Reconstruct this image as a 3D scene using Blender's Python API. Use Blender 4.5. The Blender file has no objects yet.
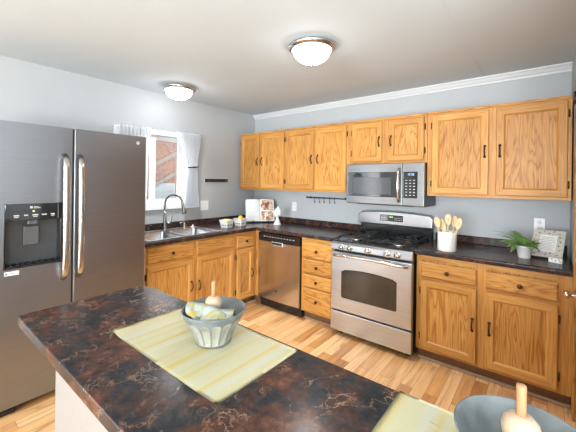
import bpy, bmesh, math, random
from mathutils import Vector, Matrix
random.seed(7)
C = bpy.context.scene.collection
SC = bpy.context.scene
PI = math.pi

# ---------------------------------------------------------------- camera
F_PX, YAW, ROLL, HOR = 319.14, 0.6773, 0.0128, 181.63
cam = bpy.data.cameras.new('camera')
cam.sensor_fit = 'HORIZONTAL'; cam.sensor_width = 36.0
cam.lens = F_PX / 576 * 36.0
cam.shift_y = -(216 - HOR) / 576
cam.clip_start = 0.02
co = bpy.data.objects.new('camera', cam); C.objects.link(co)
fw = Vector((-math.sin(YAW), math.cos(YAW), 0)); rt = Vector((math.cos(YAW), math.sin(YAW), 0)); up = Vector((0, 0, 1))
r2 = rt * math.cos(ROLL) + up * math.sin(ROLL); u2 = up * math.cos(ROLL) - rt * math.sin(ROLL)
M = Matrix((r2, u2, -fw)).transposed().to_4x4()
M.translation = Vector((3.2918, -3.3467, 1.4578))
co.matrix_world = M
SC.camera = co

# ---------------------------------------------------------------- world, daylight, added fill lights, exposure
SC.view_settings.view_transform = 'Standard'
SC.view_settings.look = 'None'
SC.view_settings.gamma = 1
SC.view_settings.use_curve_mapping = False
SC.view_settings.exposure = 0.66
w = bpy.data.worlds.new('sky'); SC.world = w; w.use_nodes = True
w.node_tree.nodes['Background'].inputs[0].default_value = (0.93, 0.97, 1.0, 1)
w.node_tree.nodes['Background'].inputs[1].default_value = 2.3


def area(name, loc, direction, sx, sy, power, col):
    l = bpy.data.lights.new(name, 'AREA'); l.shape = 'RECTANGLE'; l.size = sx; l.size_y = sy
    l.energy = power; l.color = col
    o = bpy.data.objects.new(name, l); C.objects.link(o); o.location = loc
    o.rotation_euler = Vector(direction).to_track_quat('-Z', 'Y').to_euler()
    return o


# added fill lights behind and beside the camera; patio door inferred from its reflection
area('rear_fill_light', (3.2, -8.74, 1.41), (0, 1, 0), 3.4, 1.82, 390, (0.88, 0.95, 1.0))  # added fill, brightens the room from behind the camera
area('side_fill_light', (6.13, -4.2, 1.40), (-1, 0, 0), 2.2, 1.6, 6, (0.96, 0.98, 1.0))  # added weak fill from the unseen side of the room
area('daylight_patio_door', (-0.015, -4.95, 1.10), (1, 0, 0), 0.75, 1.9, 20, (0.93, 0.97, 1.0))
area('upward_fill_light', (4.5, -4.6, 0.95), (-0.1, 0.25, 1), 1.6, 1.2, 160, (0.86, 0.95, 1.0))  # added light aimed upward to brighten the ceiling
por = area('sink_window_portal', (-0.125, -1.545, 1.57), (1, 0, 0), 0.74, 0.76, 1, (1, 1, 1))
por.data.cycles.is_portal = True


# ---------------------------------------------------------------- materials
def mat(name):
    m = bpy.data.materials.new(name); m.use_nodes = True
    nt = m.node_tree
    return m, nt, nt.nodes['Principled BSDF']


def plain(name, col, rough=0.5, metal=0.0, emit=None, es=0.0, coat=0.0, var=0.04, scale=30, trans=0.0):
    m, nt, b = mat(name)
    b.inputs['Roughness'].default_value = rough; b.inputs['Metallic'].default_value = metal
    b.inputs['Coat Weight'].default_value = coat; b.inputs['Transmission Weight'].default_value = trans
    if var:
        n = nt.nodes.new('ShaderNodeTexNoise'); n.inputs['Scale'].default_value = scale; n.inputs['Detail'].default_value = 4
        tc = nt.nodes.new('ShaderNodeTexCoord'); nt.links.new(tc.outputs['Object'], n.inputs['Vector'])
        r = nt.nodes.new('ShaderNodeValToRGB')
        r.color_ramp.elements[0].position = 0.3; r.color_ramp.elements[1].position = 0.7
        r.color_ramp.elements[0].color = [c * (1 - var) for c in col] + [1]
        r.color_ramp.elements[1].color = [min(1, c * (1 + var)) for c in col] + [1]
        nt.links.new(n.outputs['Fac'], r.inputs['Fac']); nt.links.new(r.outputs['Color'], b.inputs['Base Color'])
    else:
        b.inputs['Base Color'].default_value = (*col, 1)
    if emit:
        b.inputs['Emission Color'].default_value = (*emit, 1); b.inputs['Emission Strength'].default_value = es
    return m


def ramp(nt, stops):
    r = nt.nodes.new('ShaderNodeValToRGB'); e = r.color_ramp.elements
    while len(e) < len(stops): e.new(0.5)
    for i, (p, c) in enumerate(stops):
        e[i].position = p; e[i].color = (*c, 1)
    return r


def mapping(nt, scale, coord='Object', rot=(0, 0, 0)):
    tc = nt.nodes.new('ShaderNodeTexCoord'); mp = nt.nodes.new('ShaderNodeMapping')
    mp.inputs['Scale'].default_value = scale; mp.inputs['Rotation'].default_value = rot
    nt.links.new(tc.outputs[coord], mp.inputs['Vector']); return mp


def mix(nt, kind, fac, a, b):
    n = nt.nodes.new('ShaderNodeMix'); n.data_type = 'RGBA'; n.blend_type = kind
    if isinstance(fac, (int, float)): n.inputs['Factor'].default_value = fac
    else: nt.links.new(fac, n.inputs['Factor'])
    for s, v in (('A', a), ('B', b)):
        i = [k for k in n.inputs if k.name == s and k.type == 'RGBA'][0]
        if isinstance(v, tuple): i.default_value = (*v, 1)
        else: nt.links.new(v, i)
    return [k for k in n.outputs if k.type == 'RGBA'][0]


def oak(name, axis, straight=False):
    m, nt, b = mat(name)
    sc = [1, 1, 1]; sc['xyz'.index(axis)] = 0.035 if straight else 0.10
    mp = mapping(nt, sc)
    n1 = nt.nodes.new('ShaderNodeTexNoise'); n1.inputs['Scale'].default_value = 10; n1.inputs['Detail'].default_value = 2.5
    n1.inputs['Distortion'].default_value = 0.15 if straight else 0.6
    if straight: n1.inputs['Scale'].default_value = 26
    nt.links.new(mp.outputs[0], n1.inputs['Vector'])
    # growth rings: contour lines of a stretched noise field give the cathedral figure
    mul = nt.nodes.new('ShaderNodeMath'); mul.operation = 'MULTIPLY'; mul.inputs[1].default_value = 13
    nt.links.new(n1.outputs['Fac'], mul.inputs[0])
    fr = nt.nodes.new('ShaderNodeMath'); fr.operation = 'PINGPONG'; fr.inputs[1].default_value = 0.5
    nt.links.new(mul.outputs[0], fr.inputs[0])
    if straight: rg = ramp(nt, [(0.0, (0.53, 0.245, 0.058)), (0.2, (0.59, 0.300, 0.076)), (0.5, (0.645, 0.350, 0.100))]); mul.inputs[1].default_value = 6
    else: rg = ramp(nt, [(0.0, (0.40, 0.160, 0.030)), (0.18, (0.575, 0.290, 0.072)), (0.5, (0.645, 0.350, 0.098))])
    nt.links.new(fr.outputs[0], rg.inputs['Fac'])
    sc2 = [170, 170, 170]; sc2['xyz'.index(axis)] = 5
    mp2 = mapping(nt, sc2)
    n2 = nt.nodes.new('ShaderNodeTexNoise'); n2.inputs['Scale'].default_value = 1; n2.inputs['Detail'].default_value = 2
    nt.links.new(mp2.outputs[0], n2.inputs['Vector'])
    rp = ramp(nt, [(0.30, (0.72, 0.60, 0.48)), (0.50, (1, 1, 1))])
    nt.links.new(n2.outputs['Fac'], rp.inputs['Fac'])
    c = mix(nt, 'MULTIPLY', 0.8, rg.outputs['Color'], rp.outputs['Color'])
    n3 = nt.nodes.new('ShaderNodeTexNoise'); n3.inputs['Scale'].default_value = 2.2
    mp3 = mapping(nt, [1, 1, 1]); nt.links.new(mp3.outputs[0], n3.inputs['Vector'])
    rv = ramp(nt, [(0.3, (0.86, 0.82, 0.78)), (0.7, (1.06, 1.04, 1.02))])
    nt.links.new(n3.outputs['Fac'], rv.inputs['Fac'])
    c = mix(nt, 'MULTIPLY', 1.0, c, rv.outputs['Color'])
    oi = nt.nodes.new('ShaderNodeObjectInfo'); ro = ramp(nt, [(0.0, (0.86, 0.82, 0.78)), (1.0, (1.06, 1.06, 1.06))]); nt.links.new(oi.outputs['Random'], ro.inputs['Fac'])
    c = mix(nt, 'MULTIPLY', 1.0, c, ro.outputs['Color'])
    nt.links.new(c, b.inputs['Base Color'])
    b.inputs['Roughness'].default_value = 0.45; b.inputs['Specular IOR Level'].default_value = 0.35
    return m


OZ, OX, OY = oak('oak grain upright', 'z'), oak('oak grain across', 'x'), oak('oak grain along wall', 'y')
SZ, SX, SY = oak('straight oak upright', 'z', True), oak('straight oak across', 'x', True), oak('straight oak along wall', 'y', True)


def granite(name):
    m, nt, b = mat(name)
    mp = mapping(nt, (1, 1, 1))
    def noise(sc, det, rough, dist, off):
        o = nt.nodes.new('ShaderNodeVectorMath'); o.operation = 'ADD'; o.inputs[1].default_value = off
        nt.links.new(mp.outputs[0], o.inputs[0])
        n = nt.nodes.new('ShaderNodeTexNoise'); n.inputs['Scale'].default_value = sc; n.inputs['Detail'].default_value = det
        n.inputs['Roughness'].default_value = rough; n.inputs['Distortion'].default_value = dist
        nt.links.new(o.outputs[0], n.inputs['Vector']); return n.outputs['Fac']
    big = noise(10, 8, 0.68, 0.35, (0, 0, 0)); fine = noise(38, 6, 0.7, 0.2, (3, 1, 2))
    r0 = ramp(nt, [(0.32, (0.017, 0.017, 0.020)), (0.44, (0.030, 0.028, 0.030)), (0.51, (0.048, 0.029, 0.024)), (0.60, (0.090, 0.038, 0.025)), (0.74, (0.14, 0.07, 0.042))])
    nt.links.new(big, r0.inputs['Fac'])
    rf = ramp(nt, [(0.3, (0.55, 0.55, 0.58)), (0.55, (1, 1, 1)), (0.72, (1.7, 1.55, 1.45))]); nt.links.new(fine, rf.inputs['Fac'])
    base = mix(nt, 'MULTIPLY', 1.0, r0.outputs['Color'], rf.outputs['Color'])
    def veins(fac, width):
        s = nt.nodes.new('ShaderNodeMath'); s.operation = 'SUBTRACT'; s.inputs[1].default_value = 0.5; nt.links.new(fac, s.inputs[0])
        a = nt.nodes.new('ShaderNodeMath'); a.operation = 'ABSOLUTE'; nt.links.new(s.outputs[0], a.inputs[0])
        r = ramp(nt, [(0.0, (1, 1, 1)), (width, (0, 0, 0))]); nt.links.new(a.outputs[0], r.inputs['Fac']); return r.outputs['Color']
    rk = ramp(nt, [(0.50, (0, 0, 0)), (0.60, (1, 1, 1))]); nt.links.new(noise(9, 3, 0.5, 0, (7, 7, 7)), rk.inputs['Fac'])
    v1 = mix(nt, 'MULTIPLY', 1.0, veins(noise(8, 7, 0.62, 0.5, (11, 4, 6)), 0.009), rk.outputs['Color'])
    rk2 = ramp(nt, [(0.52, (0, 0, 0)), (0.62, (1, 1, 1))]); nt.links.new(noise(12, 3, 0.5, 0, (2, 9, 5)), rk2.inputs['Fac'])
    v2 = mix(nt, 'MULTIPLY', 1.0, veins(noise(17, 6, 0.6, 0.4, (5, 3, 1)), 0.020), rk2.outputs['Color'])
    c = mix(nt, 'MIX', v1, base, (0.30, 0.21, 0.14)); c = mix(nt, 'MIX', v2, c, (0.20, 0.115, 0.07))
    nt.links.new(c, b.inputs['Base Color'])
    b.inputs['Roughness'].default_value = 0.20; b.inputs['Specular IOR Level'].default_value = 0.14
    return m


GR = granite('dark marbled laminate')


def planks():
    m, nt, b = mat('wood plank floor')
    mp = mapping(nt, (1, 1, 1), 'Object', (0, 0, PI / 2))
    br = nt.nodes.new('ShaderNodeTexBrick'); br.offset = 0.37; br.offset_frequency = 2
    br.inputs['Scale'].default_value = 1; br.inputs['Brick Width'].default_value = 0.62; br.inputs['Row Height'].default_value = 0.083
    br.inputs['Mortar Size'].default_value = 0.0011; br.inputs['Mortar Smooth'].default_value = 0.2; br.inputs['Bias'].default_value = 0
    br.inputs['Color1'].default_value = (0, 0, 0, 1); br.inputs['Color2'].default_value = (1, 1, 1, 1)
    br.inputs['Mortar'].default_value = (0.5, 0.5, 0.5, 1)
    nt.links.new(mp.outputs[0], br.inputs['Vector'])
    # offset the grain per plank so that it breaks at the joints
    mpg = mapping(nt, (16, 1.6, 1))
    ad = nt.nodes.new('ShaderNodeVectorMath'); ad.operation = 'ADD'
    sc = nt.nodes.new('ShaderNodeVectorMath'); sc.operation = 'SCALE'; sc.inputs['Scale'].default_value = 40
    nt.links.new(br.outputs['Color'], sc.inputs[0]); nt.links.new(sc.outputs[0], ad.inputs[0]); nt.links.new(mpg.outputs[0], ad.inputs[1])
    n = nt.nodes.new('ShaderNodeTexNoise'); n.inputs['Scale'].default_value = 1.2; n.inputs['Detail'].default_value = 5; n.inputs['Distortion'].default_value = 1.0
    nt.links.new(ad.outputs[0], n.inputs['Vector'])
    tone = ramp(nt, [(0.0, (0.42, 0.185, 0.060)), (0.22, (0.62, 0.32, 0.120)), (0.5, (0.74, 0.43, 0.190)), (0.8, (0.82, 0.53, 0.27)), (1.0, (0.68, 0.35, 0.12))])
    nt.links.new(br.outputs['Color'], tone.inputs['Fac'])
    gr = ramp(nt, [(0.28, (0.62, 0.48, 0.38)), (0.45, (0.95, 0.92, 0.9)), (0.70, (1.15, 1.12, 1.1))])
    nt.links.new(n.outputs['Fac'], gr.inputs['Fac'])
    c = mix(nt, 'MULTIPLY', 1.0, tone.outputs['Color'], gr.outputs['Color'])
    c = mix(nt, 'MIX', br.outputs['Fac'], c, (0.13, 0.06, 0.025))
    nt.links.new(c, b.inputs['Base Color'])
    b.inputs['Roughness'].default_value = 0.33
    return m


def brushed(name, col, rough, axis, var=0.10):
    m, nt, b = mat(name)
    sc = [260, 260, 260]; sc['xyz'.index(axis)] = 3
    mp = mapping(nt, sc)
    n = nt.nodes.new('ShaderNodeTexNoise'); n.inputs['Scale'].default_value = 1; n.inputs['Detail'].default_value = 2
    nt.links.new(mp.outputs[0], n.inputs['Vector'])
    r = ramp(nt, [(0.3, tuple(c * (1 - var) for c in col)), (0.7, tuple(min(1, c * (1 + var)) for c in col))])
    nt.links.new(n.outputs['Fac'], r.inputs['Fac']); nt.links.new(r.outputs['Color'], b.inputs['Base Color'])
    b.inputs['Metallic'].default_value = 1; b.inputs['Roughness'].default_value = rough
    b.inputs['Anisotropic'].default_value = 0.0
    bp = nt.nodes.new('ShaderNodeBump'); bp.inputs['Strength'].default_value = 0.03; bp.inputs['Distance'].default_value = 0.001
    nt.links.new(n.outputs['Fac'], bp.inputs['Height']); nt.links.new(bp.outputs[0], b.inputs['Normal'])
    return m


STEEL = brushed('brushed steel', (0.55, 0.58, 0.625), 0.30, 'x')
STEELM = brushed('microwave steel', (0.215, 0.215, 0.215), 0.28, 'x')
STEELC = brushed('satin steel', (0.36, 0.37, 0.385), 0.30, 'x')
STEELP = brushed('polished steel', (0.70, 0.69, 0.68), 0.20, 'x', 0.03)
BSTEEL = brushed('dark brushed steel', (0.29, 0.295, 0.315), 0.36, 'y', .04)
NICKEL = brushed('brushed nickel', (0.55, 0.53, 0.50), 0.25, 'z', 0.05)
GUN = brushed('gunmetal', (0.30, 0.29, 0.28), 0.26, 'z', 0.05)
SINK = brushed('sink steel', (0.66, 0.67, 0.69), 0.27, 'y', 0.05)
BRONZE = plain('antique bronze', (0.075, 0.048, 0.025), 0.35, 0.85)
BLACK = plain('black enamel', (0.012, 0.012, 0.013), 0.18, var=0.1)
BLACKM = plain('black cast iron', (0.018, 0.018, 0.019), 0.5, var=0.15)
GLASSB = plain('black glass', (0.010, 0.010, 0.011), 0.06, var=0, coat=0.3)
OVENG = plain('oven window glass', (0.035, 0.025, 0.014), 0.09, var=0.2, scale=8, coat=0.3)
SLOT = plain('dark gap', (0.01, 0.009, 0.008), 0.7, var=0)
WALL = plain('pale grey paint', (0.425, 0.445, 0.458), 0.75, var=0.012, scale=6)
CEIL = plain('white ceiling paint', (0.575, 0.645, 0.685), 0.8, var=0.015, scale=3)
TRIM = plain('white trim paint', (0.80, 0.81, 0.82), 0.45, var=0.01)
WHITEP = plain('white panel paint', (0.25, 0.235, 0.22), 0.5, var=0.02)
QUARTER = plain('taupe quarter round', (0.45, 0.33, 0.23), 0.5, var=0.1)
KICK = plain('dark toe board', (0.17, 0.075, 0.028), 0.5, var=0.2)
VINYL = plain('white vinyl', (0.82, 0.83, 0.84), 0.35, var=0.01)
PLASTIC = plain('white plastic', (0.80, 0.80, 0.79), 0.35, var=0.01)
CERAM = plain('white ceramic', (0.80, 0.79, 0.77), 0.22, var=0.02)
CROCKM = plain('off white stoneware', (0.78, 0.76, 0.73), 0.35, var=0.03)
SPOON = plain('pale beech wood', (0.74, 0.50, 0.27), 0.5, var=0.1, scale=60)
PESTLE = plain('worn maple wood', (0.40, 0.285, 0.19), 0.5, var=0.2, scale=40)
PHANDLE = plain('raw pine dowel', (0.37, 0.180, 0.080), 0.55, var=0.15, scale=60)
LEAF = plain('fern green', (0.17, 0.31, 0.075), 0.45, var=0.35, scale=60)
SOIL = plain('dark soil', (0.05, 0.035, 0.025), 0.9, var=0.3)
LEMON = plain('lemon peel', (0.86, 0.62, 0.05), 0.4, var=0.08, scale=40)
WIRE = plain('black wire', (0.02, 0.02, 0.022), 0.4, 0.5, var=0)
PAPER = plain('white paper', (0.82, 0.82, 0.80), 0.6, var=0.01)
INK = plain('grey ink', (0.25, 0.27, 0.32), 0.7, var=0)
FRAMEM = plain('distressed grey wood', (0.58, 0.54, 0.48), 0.6, var=0.15, scale=50)
DARKLEAF = plain('dark painted leaf', (0.09, 0.085, 0.07), 0.6, var=0.1)
BLUELED = plain('blue display digits', (0.1, 0.2, 0.5), 0.4, var=0, emit=(0.35, 0.6, 1.0), es=1.2)
GREENLED = plain('green display digits', (0.1, 0.3, 0.05), 0.4, var=0, emit=(0.5, 0.9, 0.2), es=0.5)
YELLED = plain('yellow indicator', (0.5, 0.45, 0.05), 0.4, var=0, emit=(0.9, 0.8, 0.2), es=0.8)
GREYMARK = plain('grey lettering', (0.45, 0.45, 0.45), 0.5, var=0)
SILVERMARK = plain('silver lettering', (0.8, 0.8, 0.8), 0.3, 0.8, var=0)
DOMEG = plain('frosted lamp glass', (0.9, 0.9, 0.88), 0.4, var=0, emit=(0.97, 0.98, 1.0), es=12)
FLOORM = planks()


def bowl_glaze():
    m, nt, b = mat('grey glaze worn cream on the flutes')
    geo = nt.nodes.new('ShaderNodeNewGeometry')
    mp = mapping(nt, (1, 1, 1))
    n = nt.nodes.new('ShaderNodeTexNoise'); n.inputs['Scale'].default_value = 25; n.inputs['Detail'].default_value = 5
    nt.links.new(mp.outputs[0], n.inputs['Vector'])
    r = ramp(nt, [(0.35, (0.105, 0.116, 0.116)), (0.6, (0.150, 0.163, 0.162))])
    nt.links.new(n.outputs['Fac'], r.inputs['Fac']); nt.links.new(r.outputs['Color'], b.inputs['Base Color'])
    b.inputs['Roughness'].default_value = 0.28
    return m


BOWLG = bowl_glaze()
FLUTE = plain('cream worn flute glaze', (0.26, 0.25, 0.20), 0.35, var=0.3, scale=22)


def placemat_mat():
    m, nt, b = mat('woven cream and yellow placemat')
    mp = mapping(nt, (1, 1, 1))
    sp = nt.nodes.new('ShaderNodeSeparateXYZ'); nt.links.new(mp.outputs[0], sp.inputs[0])
    # soft yellow bands across the mat (constant x), fine ribs along it (constant y)
    cb = nt.nodes.new('ShaderNodeMapping'); cb.inputs['Scale'].default_value = (26, 0.6, 1)
    nt.links.new(mp.outputs[0], cb.inputs['Vector'])
    n = nt.nodes.new('ShaderNodeTexNoise'); n.inputs['Scale'].default_value = 1; n.inputs['Detail'].default_value = 2
    nt.links.new(cb.outputs[0], n.inputs['Vector'])
    r = ramp(nt, [(0.36, (0.90, 0.86, 0.68)), (0.52, (0.91, 0.82, 0.50)), (0.66, (0.90, 0.73, 0.28))])
    nt.links.new(n.outputs['Fac'], r.inputs['Fac'])
    wv = nt.nodes.new('ShaderNodeTexWave'); wv.bands_direction = 'Y'; wv.inputs['Scale'].default_value = 42; wv.inputs['Distortion'].default_value = 0.3
    nt.links.new(mp.outputs[0], wv.inputs['Vector'])
    rr = ramp(nt, [(0.0, (0.93, 0.92, 0.88)), (0.5, (1, 1, 1))]); nt.links.new(wv.outputs['Fac'], rr.inputs['Fac'])
    c = mix(nt, 'MULTIPLY', 1.0, r.outputs['Color'], rr.outputs['Color'])
    nt.links.new(c, b.inputs['Base Color']); b.inputs['Roughness'].default_value = 0.8
    bp = nt.nodes.new('ShaderNodeBump'); bp.inputs['Strength'].default_value = 0.3; bp.inputs['Distance'].default_value = 0.001
    nt.links.new(wv.outputs['Fac'], bp.inputs['Height']); nt.links.new(bp.outputs[0], b.inputs['Normal'])
    return m


MATM = placemat_mat()


def print_mat(name, stops, scale):
    m, nt, b = mat(name)
    mp = mapping(nt, (1, 1, 1))
    v = nt.nodes.new('ShaderNodeTexVoronoi'); v.inputs['Scale'].default_value = scale
    n = nt.nodes.new('ShaderNodeTexNoise'); n.inputs['Scale'].default_value = scale * 0.6; n.inputs['Detail'].default_value = 3
    nt.links.new(mp.outputs[0], v.inputs['Vector']); nt.links.new(mp.outputs[0], n.inputs['Vector'])
    sp = nt.nodes.new('ShaderNodeSeparateColor'); nt.links.new(v.outputs['Color'], sp.inputs[0])
    a = nt.nodes.new('ShaderNodeMath'); a.operation = 'MULTIPLY_ADD'; a.inputs[1].default_value = 0.45
    s2 = nt.nodes.new('ShaderNodeMath'); s2.operation = 'MULTIPLY'; s2.inputs[1].default_value = 0.55
    nt.links.new(n.outputs['Fac'], s2.inputs[0]); nt.links.new(sp.outputs[0], a.inputs[0]); nt.links.new(s2.outputs[0], a.inputs[2])
    r = ramp(nt, stops); r.color_ramp.interpolation = 'LINEAR'
    nt.links.new(a.outputs[0], r.inputs['Fac']); nt.links.new(r.outputs['Color'], b.inputs['Base Color'])
    b.inputs['Roughness'].default_value = 0.6
    return m


FOOD = print_mat('printed food photograph', [(0.2, (0.07, 0.05, 0.05)), (0.35, (0.35, 0.10, 0.06)), (0.48, (0.65, 0.33, 0.15)), (0.6, (0.70, 0.62, 0.50)), (0.75, (0.75, 0.75, 0.72)), (0.85, (0.30, 0.33, 0.18))], 38)
NAPK = print_mat('lemon print napkin', [(0.24, (0.10, 0.13, 0.05)), (0.34, (0.25, 0.28, 0.16)), (0.41, (0.32, 0.34, 0.33)), (0.58, (0.29, 0.32, 0.34)), (0.64, (0.40, 0.27, 0.02)), (0.70, (0.38, 0.30, 0.06)), (0.74, (0.20, 0.24, 0.27))], 48)


def curtain_mat():
    m, nt, b = mat('sheer white cotton')
    b.inputs['Base Color'].default_value = (0.80, 0.81, 0.83, 1); b.inputs['Roughness'].default_value = 0.9
    tr = nt.nodes.new('ShaderNodeBsdfTranslucent'); tr.inputs[0].default_value = (0.92, 0.94, 0.97, 1)
    mx = nt.nodes.new('ShaderNodeMixShader'); mx.inputs[0].default_value = 0.3
    n = nt.nodes.new('ShaderNodeTexNoise'); n.inputs['Scale'].default_value = 300
    bp = nt.nodes.new('ShaderNodeBump'); bp.inputs['Strength'].default_value = 0.1; nt.links.new(n.outputs['Fac'], bp.inputs['Height'])
    nt.links.new(bp.outputs[0], b.inputs['Normal'])
    out = nt.nodes['Material Output']
    nt.links.new(b.outputs[0], mx.inputs[1]); nt.links.new(tr.outputs[0], mx.inputs[2]); nt.links.new(mx.outputs[0], out.inputs[0])
    return m


CURT = curtain_mat()


def pane_mat():
    m, nt, b = mat('window glass')
    t = nt.nodes.new('ShaderNodeBsdfTransparent'); g = nt.nodes.new('ShaderNodeBsdfGlossy'); g.inputs['Roughness'].default_value = 0.02
    mx = nt.nodes.new('ShaderNodeMixShader'); mx.inputs[0].default_value = 0.06
    nt.links.new(t.outputs[0], mx.inputs[1]); nt.links.new(g.outputs[0], mx.inputs[2])
    nt.links.new(mx.outputs[0], nt.nodes['Material Output'].inputs[0])
    return m


PANE = pane_mat()
REARP = plain('taupe paint', (0.25, 0.24, 0.23), 0.8, var=0.01)
CROWN = plain('pale crown paint', (0.62, 0.635, 0.65), 0.5, var=0.01)
SIDING = plain('pale siding', (0.26, 0.25, 0.235), 0.8, var=0.05)
SHINGLE = plain('reddish shingles', (0.29, 0.185, 0.155), 0.9, var=0.2, scale=12)
FENCEM = plain('weathered fence boards', (0.30, 0.29, 0.26), 0.9, var=0.15)
GRASS = plain('dry grass', (0.24, 0.25, 0.17), 0.95, var=0.2)


# ---------------------------------------------------------------- mesh helpers (all coordinates are world coordinates)
def nb(): return bmesh.new()


def merge(bm, t, mi=0, smooth=False):
    for f in t.faces: f.material_index = mi; f.smooth = smooth
    me = bpy.data.meshes.new('tmp'); t.to_mesh(me); t.free(); bm.from_mesh(me); bpy.data.meshes.remove(me)


def box(bm, x0, x1, y0, y1, z0, z1, bev=0.0, mi=0, seg=2):
    t = bmesh.new(); bmesh.ops.create_cube(t, size=1)
    for v in t.verts:
        v.co = Vector(((x0 + x1) / 2 + v.co.x * (x1 - x0), (y0 + y1) / 2 + v.co.y * (y1 - y0), (z0 + z1) / 2 + v.co.z * (z1 - z0)))
    if bev: bmesh.ops.bevel(t, geom=list(t.edges), offset=bev, segments=seg, affect='EDGES', profile=0.5)
    merge(bm, t, mi); return bm


def fbox(bm, O, A, B, N, a0, a1, b0, b1, c0, c1, bev=0.0, mi=0):
    """box in a frame: O origin, A right, B up, N outward"""
    t = bmesh.new(); bmesh.ops.create_cube(t, size=1)
    for v in t.verts:
        a, b, c = (a0 + a1) / 2 + v.co.x * (a1 - a0), (b0 + b1) / 2 + v.co.y * (b1 - b0), (c0 + c1) / 2 + v.co.z * (c1 - c0)
        v.co = O + A * a + B * b + N * c
    bmesh.ops.recalc_face_normals(t, faces=list(t.faces))
    if bev: bmesh.ops.bevel(t, geom=list(t.edges), offset=bev, segments=2, affect='EDGES', profile=0.5)
    merge(bm, t, mi); return bm


def lathe(bm, prof, c, seg=32, mi=0, axis=(0, 0, 1), smooth=True, cap=True):
    t = bmesh.new(); ax = Vector(axis).normalized()
    q = Vector((0, 0, 1)).rotation_difference(ax).to_matrix(); c = Vector(c)
    rings = []
    for r, z in prof:
        if r < 1e-6: rings.append([t.verts.new(c + q @ Vector((0, 0, z)))])
        else: rings.append([t.verts.new(c + q @ Vector((r * math.cos(2 * PI * i / seg), r * math.sin(2 * PI * i / seg), z))) for i in range(seg)])
    for k in range(len(rings) - 1):
        a, b = rings[k], rings[k + 1]
        for i in range(seg):
            j = (i + 1) % seg
            if len(a) == 1 and len(b) == 1: continue
            if len(a) == 1: t.faces.new((a[0], b[j], b[i]))
            elif len(b) == 1: t.faces.new((a[i], a[j], b[0]))
            else: t.faces.new((a[i], a[j], b[j], b[i]))
    if cap:
        for rg in (rings[0], rings[-1]):
            if len(rg) > 1: t.faces.new(rg)
    bmesh.ops.recalc_face_normals(t, faces=list(t.faces))
    merge(bm, t, mi, smooth); return bm


def tube(bm, pts, r, seg=10, mi=0, cap=True, flat=None):
    """swept tube; r a number or list; flat=(vector, factor) squashes the section along a vector"""
    t = bmesh.new(); P = [Vector(p) for p in pts]; n = len(P)
    R = r if isinstance(r, (list, tuple)) else [r] * n
    prev = None; rings = []
    for i in range(n):
        d = (P[min(i + 1, n - 1)] - P[max(i - 1, 0)]).normalized()
        if prev is None:
            ref = Vector((0, 0, 1)) if abs(d.z) < 0.9 else Vector((1, 0, 0))
            a = d.cross(ref).normalized()
        else:
            a = (prev - d * prev.dot(d)).normalized()
        prev = a; b = d.cross(a)
        ring = []
        for k in range(seg):
            o = (a * math.cos(2 * PI * k / seg) + b * math.sin(2 * PI * k / seg)) * R[i]
            if flat is not None:
                fv = Vector(flat[0]).normalized(); o = o + fv * (o.dot(fv) * (flat[1] - 1))
            ring.append(t.verts.new(P[i] + o))
        rings.append(ring)
    for i in range(n - 1):
        for k in range(seg):
            j = (k + 1) % seg
            t.faces.new((rings[i][k], rings[i][j], rings[i + 1][j], rings[i + 1][k]))
    if cap: t.faces.new(rings[0]); t.faces.new(rings[-1])
    bmesh.ops.recalc_face_normals(t, faces=list(t.faces))
    merge(bm, t, mi, True); return bm


def prism(bm, poly, axis, a0, a1, mi=0, smooth=False):
    """extrude a 2-D outline along x, y or z; the outline is in the other two axes in order"""
    t = bmesh.new()
    def mk(p, a):
        return {'x': (a, p[0], p[1]), 'y': (p[0], a, p[1]), 'z': (p[0], p[1], a)}[axis]
    A = [t.verts.new(mk(p, a0)) for p in poly]; B = [t.verts.new(mk(p, a1)) for p in poly]
    n = len(poly)
    t.faces.new(A); t.faces.new(B)
    for i in range(n): t.faces.new((A[i], A[(i + 1) % n], B[(i + 1) % n], B[i]))
    bmesh.ops.recalc_face_normals(t, faces=list(t.faces))
    merge(bm, t, mi, smooth); return bm


def wloc(o):
    v = Vector((0, 0, 0))
    while o: v += o.location; o = o.parent
    return v


def obj(name, bm, mats, parent=None, origin=None):
    me = bpy.data.meshes.new(name)
    base = wloc(parent) if parent else Vector(origin) if origin is not None else None
    if parent and origin is not None: base = Vector(origin)
    if base is None:
        xs = [v.co for v in bm.verts]
        lo = Vector([min(c[i] for c in xs) for i in range(3)]); hi = Vector([max(c[i] for c in xs) for i in range(3)])
        base = Vector(((lo.x + hi.x) / 2, (lo.y + hi.y) / 2, lo.z))
    bmesh.ops.translate(bm, verts=list(bm.verts), vec=-base)
    bm.to_mesh(me); bm.free()
    for m in (mats if isinstance(mats, (list, tuple)) else [mats]): me.materials.append(m)
    o = bpy.data.objects.new(name, me); C.objects.link(o)
    if parent: o.parent = parent; o.location = base - wloc(parent)
    else: o.location = base
    return o


def tag(o, label, cat, group=None):
    o['label'] = label; o['category'] = cat
    if group: o['group'] = group
    return o


def thing(name, loc, label, cat, group=None):
    o = bpy.data.objects.new(name, None); C.objects.link(o); o.location = loc; o.empty_display_size = 0.05
    return tag(o, label, cat, group)


def struct(name, bm, mats, parent=None, origin=(0, 0, 0)):
    o = obj(name, bm, mats, parent, None if parent else origin)
    if not parent: o['kind'] = 'structure'
    return o


def copy_tree(o, parent=None):
    c = o.copy(); C.objects.link(c)
    if parent: c.parent = parent
    for ch in [k for k in C.objects if k.parent == o]: copy_tree(ch, c)
    return c


X, Y, Z = Vector((1, 0, 0)), Vector((0, 1, 0)), Vector((0, 0, 1))

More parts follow.
